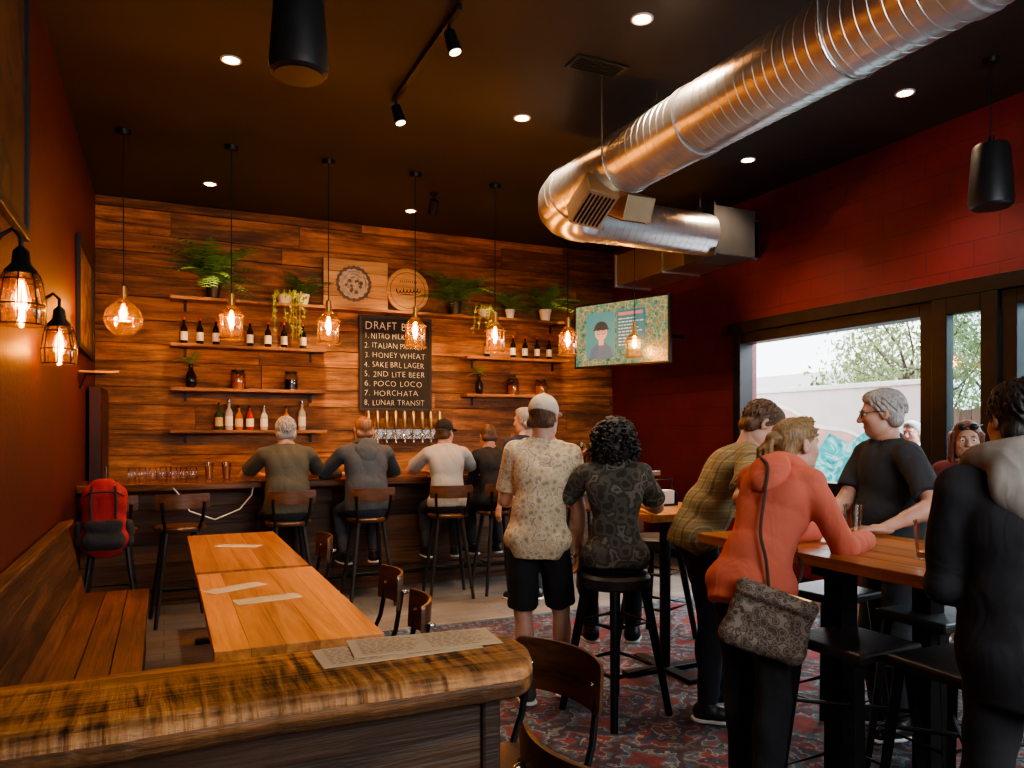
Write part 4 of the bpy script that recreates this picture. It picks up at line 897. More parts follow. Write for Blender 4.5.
CL=[(231,60,'recessed ceiling light above the left tables',150),(522,118,'recessed ceiling light left of the duct elbow',170),(642,19,'recessed ceiling light at the top, left of the duct',150),(905,93,'recessed ceiling light right of the duct',140),(748,160,'recessed ceiling light near the wall above the television',130),(210,184,'recessed ceiling light over left shelves by plank wall',0),(411,211,'recessed ceiling light over the chalkboard by plank wall',0)]
for px,py,lab,en in CL:
    p=at(px,py,ZC-.004); t=thing('recessed_light',lab,'ceiling light',(p[0],p[1],ZC))
    m=MB(); m.lathe([(.068,-.001),(.068,-.008),(.055,-.01),(.05,-.004)],n=24); m.build('trim_ring',M['white'],t,smooth=True)
    m=MB(); m.lathe([(.0005,-.0045),(.05,-.0045)],n=24); m.build('lens',M['can_light'],t)
    if en: lamp('recessed_spot','SPOT',(p[0],p[1],ZC-.03),en,(1,.72,.47),.05,(0,0,0),R(104),.7)
for x,e in ((.42,250),(1.5,330),(2.55,330),(3.7,300),(4.7,200)): lamp('wall_wash','SPOT',(x,7.95,ZC-.06),e,(1,.60,.27),.05,(R(23),0,0),R(54),.95)
a=at(462,5,ZC); b=at(392,98,ZC); xm=(a[0]+b[0])/2
t=thing('track_light','black ceiling track with two small spotlights','track light',(xm,(a[1]+b[1])/2,ZC)); hl_=(b[1]-a[1])/2
m=MB(); m.box(-.018,.018,-hl_,hl_,-.035,-.001); m.build('track',M['black_metal'],t,bevel=.003)
for q in (-.75,.93):
    m=MB(); m.cyl((0,q*hl_,-.03),(0,q*hl_,-.1),.01,n=8); m.cyl((0,q*hl_-.0,-.08),(.03,q*hl_-.02,-.2),.035,.042,n=18); h_=m.build('spot_head',M['black_metal'],t,smooth=True)
    m=MB(); d=Vector((.03,-.02,-.12)).normalized(); c0=Vector((.03,q*hl_-.02,-.2))+d*.002; m.cyl(c0,c0+d*.002,.034,n=18); m.build('lens',M['can_light'],h_)
    lamp('track_spot','SPOT',(xm+.04,(a[1]+b[1])/2+q*hl_-.02,ZC-.23),90,(1,.72,.46),.04,(R(10),0,R(-20)),R(90),.6)
p=at(434,193,ZC); t=thing('ceiling_spot','small black spotlight on ceiling above the chalkboard','spotlight',(p[0],p[1],ZC))
m=MB(); m.cyl((0,0,-.001),(0,0,-.03),.04,n=16); m.cyl((0,0,-.03),(0,0,-.1),.012,n=8); m.build('mount',M['black_metal'],t,smooth=True); m=MB(); m.cyl((0,-.02,-.08),(0,.06,-.2),.045,.05,n=18); m.build('spot_head',M['black_metal'],t,smooth=True)
p=at(597,66,ZC); t=thing('ceiling_vent','small dark slotted vent in the ceiling','vent',(p[0],p[1],ZC))
m=MB(); m.box(-.2,.2,-.09,.09,-.012,-.001); m.build('frame',M['black_plastic'],t,bevel=.003); m=MB(); [m.bx((0,-.06+.03*k,-.014),(.34,.006,.006)) for k in range(5)]; m.build('slats',M['black_metal'],t)
def mk_speaker():
    t=empty('hanging_speaker',(0,0,0))
    m=MB(); m.lathe([(.0005,-.0),(.115,0),(.13,.012),(.135,.05),(.112,.38),(.10,.41),(.0005,.42)],n=36); m.build('housing',M['black_plastic'],t,smooth=True)
    m=MB(); m.lathe([(.0005,-.004),(.11,-.004),(.113,-.001)],n=36); m.build('grille',M['black_metal'],t,smooth=True)
    m=MB(); m.tube([(0,0,.42),(0,0,.47)],.02,10); m.build('bracket',M['black_metal'],t,smooth=True); return t
def cordto(t,zb):
    m=MB(); m.cyl((.006,0,.46),(.006,0,ZC-zb),.003,n=6); m.cyl((-.006,0,.46),(-.03,0,ZC-zb),.003,n=6); m.lathe([(.045,ZC-zb-.03),(.05,ZC-zb-.001)],n=18); m.build('cord',M['black_metal'],t)
x,y,v=ray(299,60); T=3.5; z0=1.55+.468*T
s1=place('speaker',mk_speaker,'black cylindrical speaker hanging over the left tables','speaker',(x*T,y*T,z0))
x,y,v=ray(991,190); T=5.0
s2=place('speaker',None,'black cylindrical speaker hanging before right red wall','speaker',(x*T,y*T,1.55+.294*T))
cordto(s1,z0); cordto(s2,1.55+.294*5.0)
# duct
DZ=3.45; DX=2.98
t=thing('spiral_duct','large silver spiral duct with elbow running under the ceiling','duct',(DX,3,DZ))
def ridged(a,b,r0,r1,step=.07,amp=.0022,wd=.006):
    A,B=Vector(a),Vector(b); Ln=(B-A).length; out=[];rr=[]; s=0
    while s<Ln-step:
        for ds,am in ((0,0),(.002,amp),(wd,amp),(wd+.002,0),(step-.001,0)):
            u=(s+ds)/Ln; out.append(A.lerp(B,u)); rr.append(r0+(r1-r0)*u+am)
        s+=step
    out.append(B); rr.append(r1); return out,rr
MR=.214
o_,r_=ridged((0,-4.3,0),(0,2.36,0),MR,MR); m=MB(); m.tube(o_,r_,72); m.build('main_pipe',M['duct'],t,smooth=True)
arc=[];ar=[]
for i in range(6):
    a=R(18*i); arc.append((.40-.40*math.cos(a),2.36+.42*math.sin(a),-.04*math.sin(a))); ar.append(MR+.008-.003*i)
m=MB(); m.tube(arc,ar,72); el=m.build('elbow',M['duct'],t,smooth=True)
try: el.data.set_sharp_from_angle(angle=R(11))
except Exception: pass
o_,r_=ridged((.40,2.78,-.04),(1.72,2.78,-.04),.198,.194); m=MB(); m.tube(o_,r_,64); m.build('branch_pipe',M['duct'],t,smooth=True)
for y in (2.33,.75,-1.0): m=MB(); m.tube([(0,y-.035,0),(0,y+.035,0)],MR+.009,72); m.build('coupling_band',M['duct'],t,smooth=True)
for y in (1.5,-.4,-2.4):
    q=MR+.010; m=MB(); m.tube([(-q-.005,y,ZC-DZ-.001),(-q,y,0)]+[(-q*math.cos(a),y,-q*math.sin(a)) for a in [math.pi*i/12 for i in range(1,12)]]+[(q,y,0),(q+.005,y,ZC-DZ-.001)],.005,6); m.build('hanger_strap',M['steel'],t)
def register(loc,rot_):
    Mx=Matrix.Translation(loc)@Euler(rot_).to_matrix().to_4x4()
    m=MB(); m.box(-.17,.17,-.12,.12,-.13,.05,Mx); o=m.build('register_box',M['vent_metal'],t,bevel=.006)
    m=MB(); [m.box(-.14,.14,-.095+.031*k,-.085+.031*k,-.14,-.128,Mx) for k in range(7)]; m.build('louvers',M['black_metal'],o)
register((-.14,1.78,-.2),(R(8),R(28),R(90))); register((.14,1.72,-.2),(0,R(-24),R(90)))
t=thing('plenum_box','dark grey sheet metal box joining the duct to the right wall','duct box',(4.96,5.88,3.42))
m=MB(); m.box(-.26,.24,-.21,.21,-.21,.25); m.build('box',M['duct_dark'],t,bevel=.008); m=MB(); m.box(-.275,-.255,-.23,.23,-.23,.27); m.build('flange',M['duct_dark'],t)
t=thing('rectangular_duct','silver rectangular duct along the wall near the back corner','duct',(5.3,7.05,3.53))
m=MB(); m.box(-.18,.34,-.95,1.0,-.19,.19); m.build('box',M['duct'],t,bevel=.006)
for y in (-.95,0,.97): m=MB(); m.box(-.195,.34,y,y+.03,-.205,.205); m.build('seam_flange',M['duct'],t,bevel=.003)
for y in (-.6,.6): m=MB(); m.cyl((-.14,y,.19),(-.14,y,.469),.006,n=6); m.build('hanger_rod',M['steel'],t)
t=thing('security_camera','small white security camera on plank wall near corner','camera',(5.3,8.93,3.2)); m=MB(); m.cyl((0,.02,0),(0,-.05,0),.03,n=14); m.cyl((0,-.05,0),(-.03,-.1,-.02),.01,n=8); m.build('mount',M['white'],t,smooth=True); m=MB(); m.cyl((.0,-.07,-.02),(-.06,-.19,-.05),.035,n=16); m.build('housing',M['white'],t,smooth=True)
# television
t=thing('television','wall mounted television showing a picture, tilted out from corner','television',(4.62,7.15,2.63),R(-68.1))
m=MB(); m.box(-.64,.64,-.02,.035,-.37,.37); m.build('bezel',M['black_plastic'],t,bevel=.008)
def screenmat():
    mt,nt,b=newmat('screen_picture'); tc=nd(nt,'ShaderNodeTexCoord'); nz=nd(nt,'ShaderNodeTexNoise',i_Scale=16.0,i_Detail=6.0,i_Roughness=.7); L(nt,tc.outputs['Object'],nz.inputs['Vector'])
    vo=nd(nt,'ShaderNodeTexVoronoi',i_Scale=14.0); vo.feature='DISTANCE_TO_EDGE'; L(nt,tc.outputs['Object'],vo.inputs['Vector'])
    r=ramp(nt,[(.3,(.035,.09,.055)),(.45,(.11,.19,.11)),(.54,(.30,.23,.11)),(.62,(.20,.13,.06)),(.72,(.36,.38,.30))]); L(nt,nz.outputs['Fac'],r.inputs[0])
    r2=ramp(nt,[(.02,(1.9,1.8,1.6)),(.06,(1,1,1))]); L(nt,vo.outputs['Distance'],r2.inputs[0]); mx=nd(nt,'ShaderNodeVectorMath',operation='MULTIPLY'); L(nt,r.outputs[0],mx.inputs[0]); L(nt,r2.outputs[0],mx.inputs[1])
    L(nt,mx.outputs[0],b.inputs['Emission Color']); b.inputs['Emission Strength'].default_value=1.3; b.inputs['Base Color'].default_value=(.01,.01,.01,1); b.inputs['Roughness'].default_value=.2; return mt
m=MB(); m.box(-.615,.615,-.024,-.019,-.345,.345); sc_=m.build('screen',screenmat(),t)
m=MB(); m.add([(-.46,-.0255,-.27),(-.06,-.0255,-.27),(-.06,-.0255,.25),(-.46,-.0255,.25)],[(0,1,2,3)]); m.build('portrait_panel',emis('screen_teal',(.05,.20,.23),1.0),sc_)
m=MB(); m.add([(-.42,-.0265,-.268),(-.08,-.0265,-.268),(-.11,-.0265,-.16),(-.20,-.0265,-.09),(-.30,-.0265,-.09),(-.39,-.0265,-.16)],[(0,1,2,3,4,5)]); m.build('pictured_clothing',emis('screen_clothes',(.07,.12,.18),1.0),sc_)
m=MB(); disc(m,0,.085,-.0268,(-.25,0,.02)); m.add([(-.285,-.0267,-.12),(-.215,-.0267,-.12),(-.215,-.0267,-.03),(-.285,-.0267,-.03)],[(0,1,2,3)]); m.build('pictured_face',emis('screen_face',(.42,.30,.25),1.0),sc_)
m=MB(); disc(m,.0,.1,-.0272,(-.25,0,.05),20,.1,math.pi-.1); m.add([(-.36,-.0272,.05),(-.14,-.0272,.05),(-.14,-.0272,.065),(-.36,-.0272,.065)],[(0,1,2,3)]); disc(m,.02,.026,-.0274,(-.285,0,.025),14); disc(m,.02,.026,-.0274,(-.215,0,.025),14); m.build('pictured_hat_and_glasses',emis('screen_hair',(.03,.05,.07),.6),sc_)
m=MB(); m.add([(-.04,-.0255,-.2),(.34,-.0255,-.2),(.34,-.0255,.25),(-.04,-.0255,.25)],[(0,1,2,3)]); m.build('pictured_panel',emis('screen_panel',(.03,.15,.18),1.0),sc_)
rg=random.Random(8)
m=MB(); m.add([(-.01,-.0262,.19),(.31,-.0262,.19),(.31,-.0262,.225),(-.01,-.0262,.225)],[(0,1,2,3)]); m.build('pictured_heading',emis('screen_heading',(.45,.16,.15),1.0),sc_)
m=MB()
for k in range(9):
    y=.145-.036*k; x=-.01; end=rg.uniform(.20,.3)
    while x<end:
        l=rg.uniform(.02,.055); m.add([(x,-.0262,y),(x+l,-.0262,y),(x+l,-.0262,y+.013),(x,-.0262,y+.013)],[(0,1,2,3)]); x+=l+.012
m.build('pictured_text',emis('screen_line',(.42,.5,.48),.9),sc_)
m=MB(); m.tube([(0,.03,0),(.05,.25,0),(.25,.55,0),(.3,.8,0)],.025,8); m.box(-.12,.12,.033,.05,-.12,.12); m.build('mount_arm',M['black_metal'],t)
# pictures
def picture(y0,y1,z0,z1,label,col):
    t=thing('framed_picture',label,'picture',(XL+.002,(y0+y1)/2,z0)); h=z1-z0; w=(y1-y0)/2
    m=MB(); f=.05; m.box(.0,.035,-w,w,0,f); m.box(.0,.035,-w,w,h-f,h); m.box(.0,.035,-w,-w+f,f,h-f); m.box(.0,.035,w-f,w,f,h-f); m.build('frame',M['black_plastic'],t,bevel=.004)
    m=MB(); m.box(.004,.016,-w+f,w-f,f,h-f); m.build('canvas',col,t)
picture(3.0,4.5,2.5,3.75,'large dark framed picture high on left wall above sconce',vormat('art_dark',[(0,(.06,.02,.012)),(.4,(.09,.04,.02)),(.55,(.03,.02,.018)),(.65,(.11,.06,.03))],3,'EUCLIDEAN',.5,1,3))
picture(7.05,8.4,2.22,3.15,'smaller framed picture on left wall near the bar shelves',vormat('art_light',[(0,(.3,.22,.14)),(.4,(.16,.09,.05)),(.55,(.36,.28,.19)),(.65,(.08,.06,.045))],3,'EUCLIDEAN',.5,1,3))
t=thing('wall_ledge','short brass topped ledge on left wall below small picture','shelf',(XL+.002,7.3,2.05)); m=MB(); m.box(0,.3,-.06,.06,-.02,0); m.build('board',M['sign_wood'],t,bevel=.004); m=MB(); m.tube([(.005,0,-.15),(.05,0,-.03),(.2,0,-.022)],.008,6); m.build('bracket',M['black_metal'],t)
t=thing('tall_cabinet','dark narrow panel cabinet on left wall behind the bar end','cabinet',(XL+.025,8.35,0)); m=MB(); m.box(0,.1,-.45,.45,0,1.95); m.build('body',pm('cabinet_red',(.05,.012,.01),.5,0,.2,5,.05),t,bevel=.006); m=MB(); m.box(.1,.11,-.42,.42,.05,1.9); d_=m.build('door',pm('door_dark',(.04,.012,.01),.45,0,.2,5,.05),t,bevel=.004); m=MB(); m.cyl((.13,-.3,1.0),(.13,-.3,1.2),.01,n=8); m.build('handle',M['steel'],d_)
# rug
t=thing('area_rug','large faded red and blue patterned rug under the high tables','rug',(3.2,3.15,0))
m=MB(); m.box(-1.62,1.62,-2.55,2.4,.0,.010); m.build('field',M['rug_field'],t)
m=MB(); m.box(-1.75,-1.62,-2.68,2.53,0,.010); m.box(1.62,1.75,-2.68,2.53,0,.010); m.box(-1.62,1.62,-2.68,-2.55,0,.010); m.box(-1.62,1.62,2.4,2.53,0,.010); m.build('border',M['rug_border'],t)
# ============================================================ FURNITURE
t=thing('half_wall','planked half wall with thick live edge wooden ledge in foreground','half wall',(0,1.6,0))
m=MB()
for k in range(6): m.box(XL+.003,.64,-.09,-.06-random.random()*.006,.002+k*.163,.16+k*.163); m.box(XL+.003,.64,.06,.09,.002+k*.163,.16+k*.163)
m.box(XL+.003,.62,-.06,.06,0,.978,r=.3); m.build('planks',M['black_wood'],t)
m=MB(); m.box(.62,.665,-.1,.1,0,.984); m.build('end_post',M['black_wood'],t,bevel=.008)
rg=random.Random(4); n=160; vs=[];fs=[]; prof=13; jf=0; jb=0
for i in range(n+1):
    x=XL+.003+(.748-XL)*i/n; rd=1.0
    if x>.66: rd=math.sqrt(max(.16,1-((x-.66)/.10)**2))
    jf=.93*jf+rg.uniform(-.0018,.0018); jb=.93*jb+rg.uniform(-.0014,.0014)
    yf=-.172*rd+jf; yb=.166*rd+jb; zt=1.055; zb=.982
    ring=[(yf+.024,zb),(yf+.010,zb+.008),(yf+.002,zb+.022),(yf,zt-.028),(yf+.005,zt-.014),(yf+.016,zt-.004),(yf+.036,zt-.0006),(yf*.4,zt),(yb*.3,zt),(yb-.03,zt-.0008),(yb-.006,zt-.010),(yb,zt-.028),(yb-.014,zb)]
    vs+=[(x,y,z) for y,z in ring]
for i in range(n):
    for k in range(prof): fs.append((i*prof+k,i*prof+(k+1)%prof,(i+1)*prof+(k+1)%prof,(i+1)*prof+k))
fs.append(tuple(range(prof))); fs.append(tuple(n*prof+k for k in range(prof))[::-1])
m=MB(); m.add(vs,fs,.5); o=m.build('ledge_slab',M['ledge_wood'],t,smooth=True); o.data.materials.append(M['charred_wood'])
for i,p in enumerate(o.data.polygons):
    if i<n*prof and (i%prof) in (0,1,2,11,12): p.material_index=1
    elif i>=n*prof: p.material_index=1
def sheet(name,p,rz,w,h,label,cat,group=None,z=0,lines=11):
    t=thing(name,label,cat,(p[0],p[1],p[2]+z),rz,group); m=MB(); m.box(-w/2,w/2,-h/2,h/2,0,.0012); m.build('paper',M['paper'],t)
    m=MB(); rg=random.Random(int(w*1000+rz*10))
    for k in range(lines):
        y=h*.40-k*h*.84/lines
        for q in (0,1):
            x=-w*.44+q*w*.46; e=x+w*rg.uniform(.25,.4)
            while x<e:
                l=rg.uniform(.006,.02); m.add([(x,y,.0016),(x+l,y,.0016),(x+l,y+h*.020,.0016),(x,y+h*.020,.0016)],[(0,1,2,3)]); x+=l+.006
    m.build('print',M['ink'],t); return t
q=at(405,647,1.0555); sheet('menu',(q[0]-.02,q[1]-.01,q[2]),R(1),.36,.14,'paper menu lying on the ledge, lower of the stack','menu',None,0)
sheet('menu',(q[0]+.05,q[1]+.012,q[2]),R(-5),.34,.14,'top paper menu lying on the live edge ledge','menu',None,.0025)
# bench
t=thing('booth_bench','wooden plank booth bench with slanted back along left wall','bench',(XL+.002,3.9,0)); y0,y1=-2.05,1.94
m=MB(); [m.box(.02+.135*k,.152+.135*k,y0,y1,.405,.45) for k in range(4)]; m.build('seat',M['red_wood_y'],t,bevel=.004)
m=MB(); [m.box(.5,.535,y0,y1,.01+k*.132,.138+k*.132) for k in range(3)]; m.build('front_panel',M['dark_wood_y'],t,bevel=.003)
m=MB(); Mx=Matrix.Translation((.16,0,.455))@Matrix.Rotation(R(-13),4,'Y'); [m.box(-.03,.01,y0,y1,.0+.118*k,.115+.118*k,Mx) for k in range(4)]; m.build('backrest',M['dark_wood_y'],t,bevel=.003)
m=MB(); m.box(-.04,.05,y0,y1,.472,.50,Mx); m.build('top_rail',M['dark_wood_y'],t,bevel=.006)
m=MB(); m.add([(.005,y1,.0),(.5,y1,.0),(.5,y1,.40),(.16,y1,.40),(.05,y1,.93),(.005,y1,.93)]+[(.005,y1-.03,.0),(.5,y1-.03,.0),(.5,y1-.03,.40),(.14,y1-.03,.40),(.02,y1-.03,.93),(.005,y1-.03,.93)],[(0,1,2,3,4,5),(11,10,9,8,7,6),(0,6,7,1),(1,7,8,2),(2,8,9,3),(3,9,10,4),(4,10,11,5),(5,11,6,0)]); m.build('end_panel',M['dark_wood_y'],t)
def lowtable(x0,x1,y0,y1,label):
    t=thing('dining_table',label,'table',((x0+x1)/2,(y0+y1)/2,0)); w=(x1-x0)/2; h=(y1-y0)/2
    m=MB(); n=5; [m.box(-w+2*w*k/n+.0004,-w+2*w*(k+1)/n-.0004,-h,h,.712,.75) for k in range(n)]; m.build('tabletop',M['table_wood'],t,bevel=.001)
    for sy in (-1,1):
        m=MB(); m.box(-.03,.03,sy*(h-.28)-.03,sy*(h-.28)+.03,.03,.70); m.box(-w*.75,w*.75,sy*(h-.28)-.03,sy*(h-.28)+.03,.69,.712); m.build('pedestal',M['black_metal'],t,bevel=.003)
        m=MB(); m.box(-w*.85,w*.85,sy*(h-.28)-.035,sy*(h-.28)+.035,0,.03); m.box(-.035,.035,sy*(h-.28)-.2,sy*(h-.28)+.2,0,.029); m.build('foot',M['black_metal'],t,bevel=.003)
lowtable(.165,.79,2.92,4.53,'near wooden dining table along the bench, closest to ledge')
lowtable(.16,.785,4.6,6.22,'far wooden dining table along the bench, towards the bar')
for px,py,rz,lab in ((238,546,-.5,'single menu card on the far dining table'),(235,588,.5,'menu card at far end of the near dining table'),(268,599,.15,'menu card in middle of the near dining table')):
    sheet('menu',at(px,py,.751),rz,.3,.12,lab,'menu',None,0,6)
def curved_panel(m,rows,w,fy,n=16,th=.014):
    vs=[];fs=[]
    for side in (0,1):
        for (z,k) in rows:
            for i in range(n+1):
                u=-1+2*i/n; vs.append((w*u*k,fy(u,z)-(th if side else 0),z))
    r_n=len(rows); st=n+1
    for j in range(r_n-1):
        for i in range(n):
            a=j*st+i; fs.append((a,a+1,a+st+1,a+st)); b=r_n*st+a; fs.append((b,b+st,b+st+1,b+1))
    for i in range(n):
        fs.append((i,r_n*st+i,r_n*st+i+1,i+1)); a=(r_n-1)*st+i; fs.append((a,a+1,r_n*st+a+1,r_n*st+a))
    for j in range(r_n-1):
        a=j*st; fs.append((a,a+st,r_n*st+a+st,r_n*st+a)); a=j*st+n; fs.append((a,r_n*st+a,r_n*st+a+st,a+st))
    m.add(vs,fs)
def mk_chair():
    t=empty('dining_chair',(0,0,0))
    m=MB(); m.box(-.2,.2,-.2,.2,.44,.462); m.build('seat',M['chair_wood'],t,bevel=.01)
    for sx in (-1,1):
        m=MB(); m.tube([(sx*.175,.17,.44),(sx*.2,.2,0)],[.014,.011],8); m.build('leg',M['black_metal'],t,smooth=True)
        m=MB(); m.tube([(sx*.175,-.17,.44),(sx*.2,-.24,0)],[.014,.011],8); m.build('leg',M['black_metal'],t,smooth=True)
        m=MB(); m.tube([(sx*.175,-.15,.43),(sx*.17,-.2,.55),(sx*.165,-.235,.74)],.012,8); m.build('back_post',M['black_metal'],t,smooth=True)
    m=MB(); m.tube([(-.18,-.175,.425),(.18,-.175,.425),(.18,.175,.425),(-.18,.175,.425)],.011,8,closed=True); m.build('seat_frame',M['black_metal'],t,smooth=True)
    m=MB(); curved_panel(m,[(.645,.93),(.655,.99),(.675,1.0),(.785,1.0),(.808,.98),(.82,.9)],.205,lambda u,z:-.245-.06*(z-.6)+.055*u*u); m.build('backrest',M['chair_wood'],t,smooth=True)
    for sx in (-1,1): m=MB(); m.ell((sx*.15,-.243,.73),(.012,.03,.012),10,6); m.build('rivet',M['steel'],t,smooth=True)
    return t
for lab,x,y,rz in (('brown backed metal chair on right side of near table, farther one',.86,3.86,R(88)),('brown backed metal chair on right side of near table, nearer one',.80,3.22,R(80)),('brown backed metal chair on right side of far table',.80,5.35,R(90)),('brown backed metal chair in foreground right of the ledge end',1.0,2.19,R(106)),('brown backed metal chair at bottom edge, in front of ledge end',1.06,1.56,R(-80))):
    place('chair',mk_chair,lab,'chair',(x,y,0),rz,'low metal chairs with wooden backs')
def mk_backstool():
    t=empty('bar_stool',(0,0,0))
    m=MB(); m.lathe([(.0005,.735),(.16,.735),(.19,.745),(.195,.765),(.185,.778),(.0005,.772)],n=28); m.build('seat',M['chair_wood'],t,smooth=True)
    for sx in (-1,1):
        for sy in (-1,1): m=MB(); m.tube([(sx*.11,sy*.11,.74),(sx*.2,sy*.2,0)],[.02,.015],10); m.build('leg',M['black_seat'],t,smooth=True)
        m=MB(); m.tube([(sx*.12,-.13,.74),(sx*.145,-.19,.85),(sx*.155,-.215,.98)],.013,8); m.build('back_post',M['black_metal'],t,smooth=True)
    m=MB(); q=.11+.09*(1-.3/.74); m.tube([(-q,-q,.3),(q,-q,.3),(q,q,.3),(-q,q,.3)],.011,8,closed=True); m.build('footrest',M['black_metal'],t,smooth=True)
    m=MB(); curved_panel(m,[(.93,.97),(.945,1),(1.03,1),(1.045,.97)],.2,lambda u,z:-.225+.06*u*u,16,.018); m.build('backrest',M['chair_wood'],t,smooth=True); return t
SYB=6.70
for x,lab,rz in ((-.38,'dark bar stool at left end of the bar, carrying the backpack',.0),(.12,'empty dark bar stool second from left wall',.1),(.97,'bar stool under the man in olive shirt',0),(1.66,'bar stool under the man in dark hoodie',0),(2.42,'bar stool under the man in pale shirt and black cap',-.15),(2.93,'bar stool under the dark clothed person right of black cap',0),(3.9,'empty bar stool at right end of the bar',0)):
    place('bstool',mk_backstool,lab,'bar stool',(x,SYB,0),rz,'bar stools with low backs at the bar')
def mk_roundstool():
    t=empty('round_stool',(0,0,0))
    m=MB(); m.lathe([(.0005,.685),(.172,.685),(.188,.70),(.190,.745),(.176,.762),(.0005,.765)],n=32); m.build('seat',M['black_seat'],t,smooth=True)
    for sx in (-1,1):
        for sy in (-1,1): m=MB(); m.tube([(sx*.11,sy*.11,.70),(sx*.205,sy*.205,0)],[.027,.020],12); m.build('leg',M['black_metal'],t,smooth=True)
    for z in (.26,.5):
        q=.11+.095*(1-z/.70); m=MB(); m.tube([(-q,-q,z),(q,-q,z),(q,q,z),(-q,q,z)],.013,8,closed=True); m.build('footrest',M['black_metal'],t,smooth=True)
    return t
WX,WY=2.24,3.52
for x,y,rz,lab in ((WX,WY,.2,'round black stool under the curly haired woman'),(3.3,4.62,.4,'empty round black stool behind the small high table'),(4.46,3.04,.3,'round black stool under the seated woman by the window'),(3.5,3.85,.1,'empty round black stool right of the small high table')):
    place('rstool',mk_roundstool,lab,'stool',(x,y,.011),rz,'round black stools')
def mk_sqstool():
    t=empty('square_stool',(0,0,0))
    m=MB(); m.box(-.17,.17,-.17,.17,.715,.755); m.build('seat',M['black_seat'],t,bevel=.012)
    for sx in (-1,1):
        for sy in (-1,1):
            m=MB(); m.tube([(sx*.13,sy*.13,.72),(sx*.195,sy*.195,0)],[.024,.018],4); m.build('leg',M['black_metal'],t)
    q=.13+.065*(1-.24/.72); m=MB(); m.tube([(-q,-q,.24),(q,-q,.24),(q,q,.24),(-q,q,.24)],.010,8,closed=True); m.build('footrest',M['black_metal'],t,smooth=True)
    q=.13+.065*(1-.5/.72); m=MB(); m.tube([(-q,-q,.5),(q,q,.5)],.008,6); m.tube([(q,-q,.5),(-q,q,.5)],.008,6); m.build('cross_brace',M['black_metal'],t); return t
for x,y,rz,lab in ((2.36,2.06,.05,'square black stool nearest the orange hoodie woman'),(2.46,1.70,-.05,'square stool at bottom right in front of dark hooded man'),(3.0,2.75,.1,'square black stool on far side of high table, farther one'),(3.02,2.2,0,'square black stool on far side of high table, nearer one')):
    place('sqstool',mk_sqstool,lab,'stool',(x,y,.011),rz,'square black stools at the high table')
t=thing('high_table','small square high pedestal table in front of curly haired woman','table',(2.92,4.0,.011)); m=MB(); [m.box(-.33+.165*k+.0006,-.165+.165*k-.0006,-.33,.33,.995,1.04) for k in range(4)]; m.build('tabletop',M['table_wood'],t,bevel=.003)
m=MB(); m.cyl((0,0,.02),(0,0,.98),.035,n=18); m.box(-.2,.2,-.2,.2,.98,.995); m.build('pedestal',M['black_metal'],t,smooth=True); m=MB(); m.box(-.3,.3,-.04,.04,0,.03); m.box(-.04,.04,-.3,.3,0,.029); m.build('base',M['black_metal'],t,bevel=.004)
HT=thing('high_table','long wooden high table at right that the standing group leans on','table',(2.74,2.36,.011)); m=MB(); [m.box(-.39+.156*k+.0006,-.234+.156*k-.0006,-.60,.60,.995,1.04) for k in range(5)]; m.build('tabletop',M['table_wood'],HT,bevel=.004)
for sx in (-1,1): m=MB(); m.box(sx*.26-.045,sx*.26+.045,-.14-.045,-.14+.045,.03,.98); m.build('leg',M['black_metal'],HT,bevel=.004)
m=MB(); m.box(-.36,.36,-.2,-.08,.955,.995); m.box(-.05,.05,-.5,.5,.955,.994); m.build('support_beam',M['black_metal'],HT,bevel=.004); m=MB(); m.box(-.38,.38,-.2,-.08,0,.03); m.build('foot',M['black_metal'],HT,bevel=.004)
t=thing('table_caddy','black caddy with napkins on the small high table','caddy',(3.0,4.15,1.0515)); m=MB(); m.box(-.09,.09,-.06,.06,0,.012); m.box(-.09,-.08,-.06,.06,.012,.09); m.box(.08,.09,-.06,.06,.012,.09); m.tube([(-.085,0,.05),(-.085,0,.17),(.085,0,.17),(.085,0,.05)],.006,6); m.build('rack',M['black_metal'],t); m=MB(); m.box(-.07,.07,-.05,.05,.012,.1); m.build('napkins',M['white'],t,bevel=.004)
# backpack
PR=cloth('pack_red',(.36,.03,.035)); PB=cloth('pack_black',(.03,.028,.03))
t=thing('backpack','red and black backpack hanging on stool at left end of bar','backpack',(-.40,6.36,.68))
S=SDF(); S.cone((-.06,0,.07),(.06,0,.07),.105,k=.06,flat=(V(0,1,0),1.15)); S.cone((-.05,0,.36),(.05,0,.36),.10,k=.06,flat=(V(0,1,0),1.2)); S.cone((0,0,.08),(0,0,.38),.16,.13,k=.05,flat=(V(0,1,0),1.75)); arr_obj('main_bag',[S.arrays(.009,.006,20)],PR,t)
S=SDF(); S.cone((-.075,-.10,.06),(.075,-.10,.06),.07,k=.04,flat=(V(0,1,0),1.7)); S.cone((-.07,-.10,.17),(.07,-.10,.17),.06,k=.04,flat=(V(0,1,0),1.7)); S.cut((0,0,.205),(0,0,1)); arr_obj('front_pocket',[S.arrays(.008,.004,24)],PB,t)
for q in (-1,1):
    S=SDF(); S.cone((q*.165,0,.04),(q*.16,0,.16),.045,k=.03,flat=(V(1,0,0),1.3)); arr_obj('side_pocket',[S.arrays(.008,.003,24)],PB,t)
    m=MB(); m.tube([(q*.07,.08,.44),(q*.1,.13,.36),(q*.11,.13,.2),(q*.12,.08,.06)],.015,6); m.build('shoulder_strap',PB,t,smooth=True)
    m=MB(); m.tube([(q*.075,-.085,.46),(q*.085,-.112,.34),(q*.08,-.11,.22)],.010,6); m.build('webbing',PB,t,smooth=True)
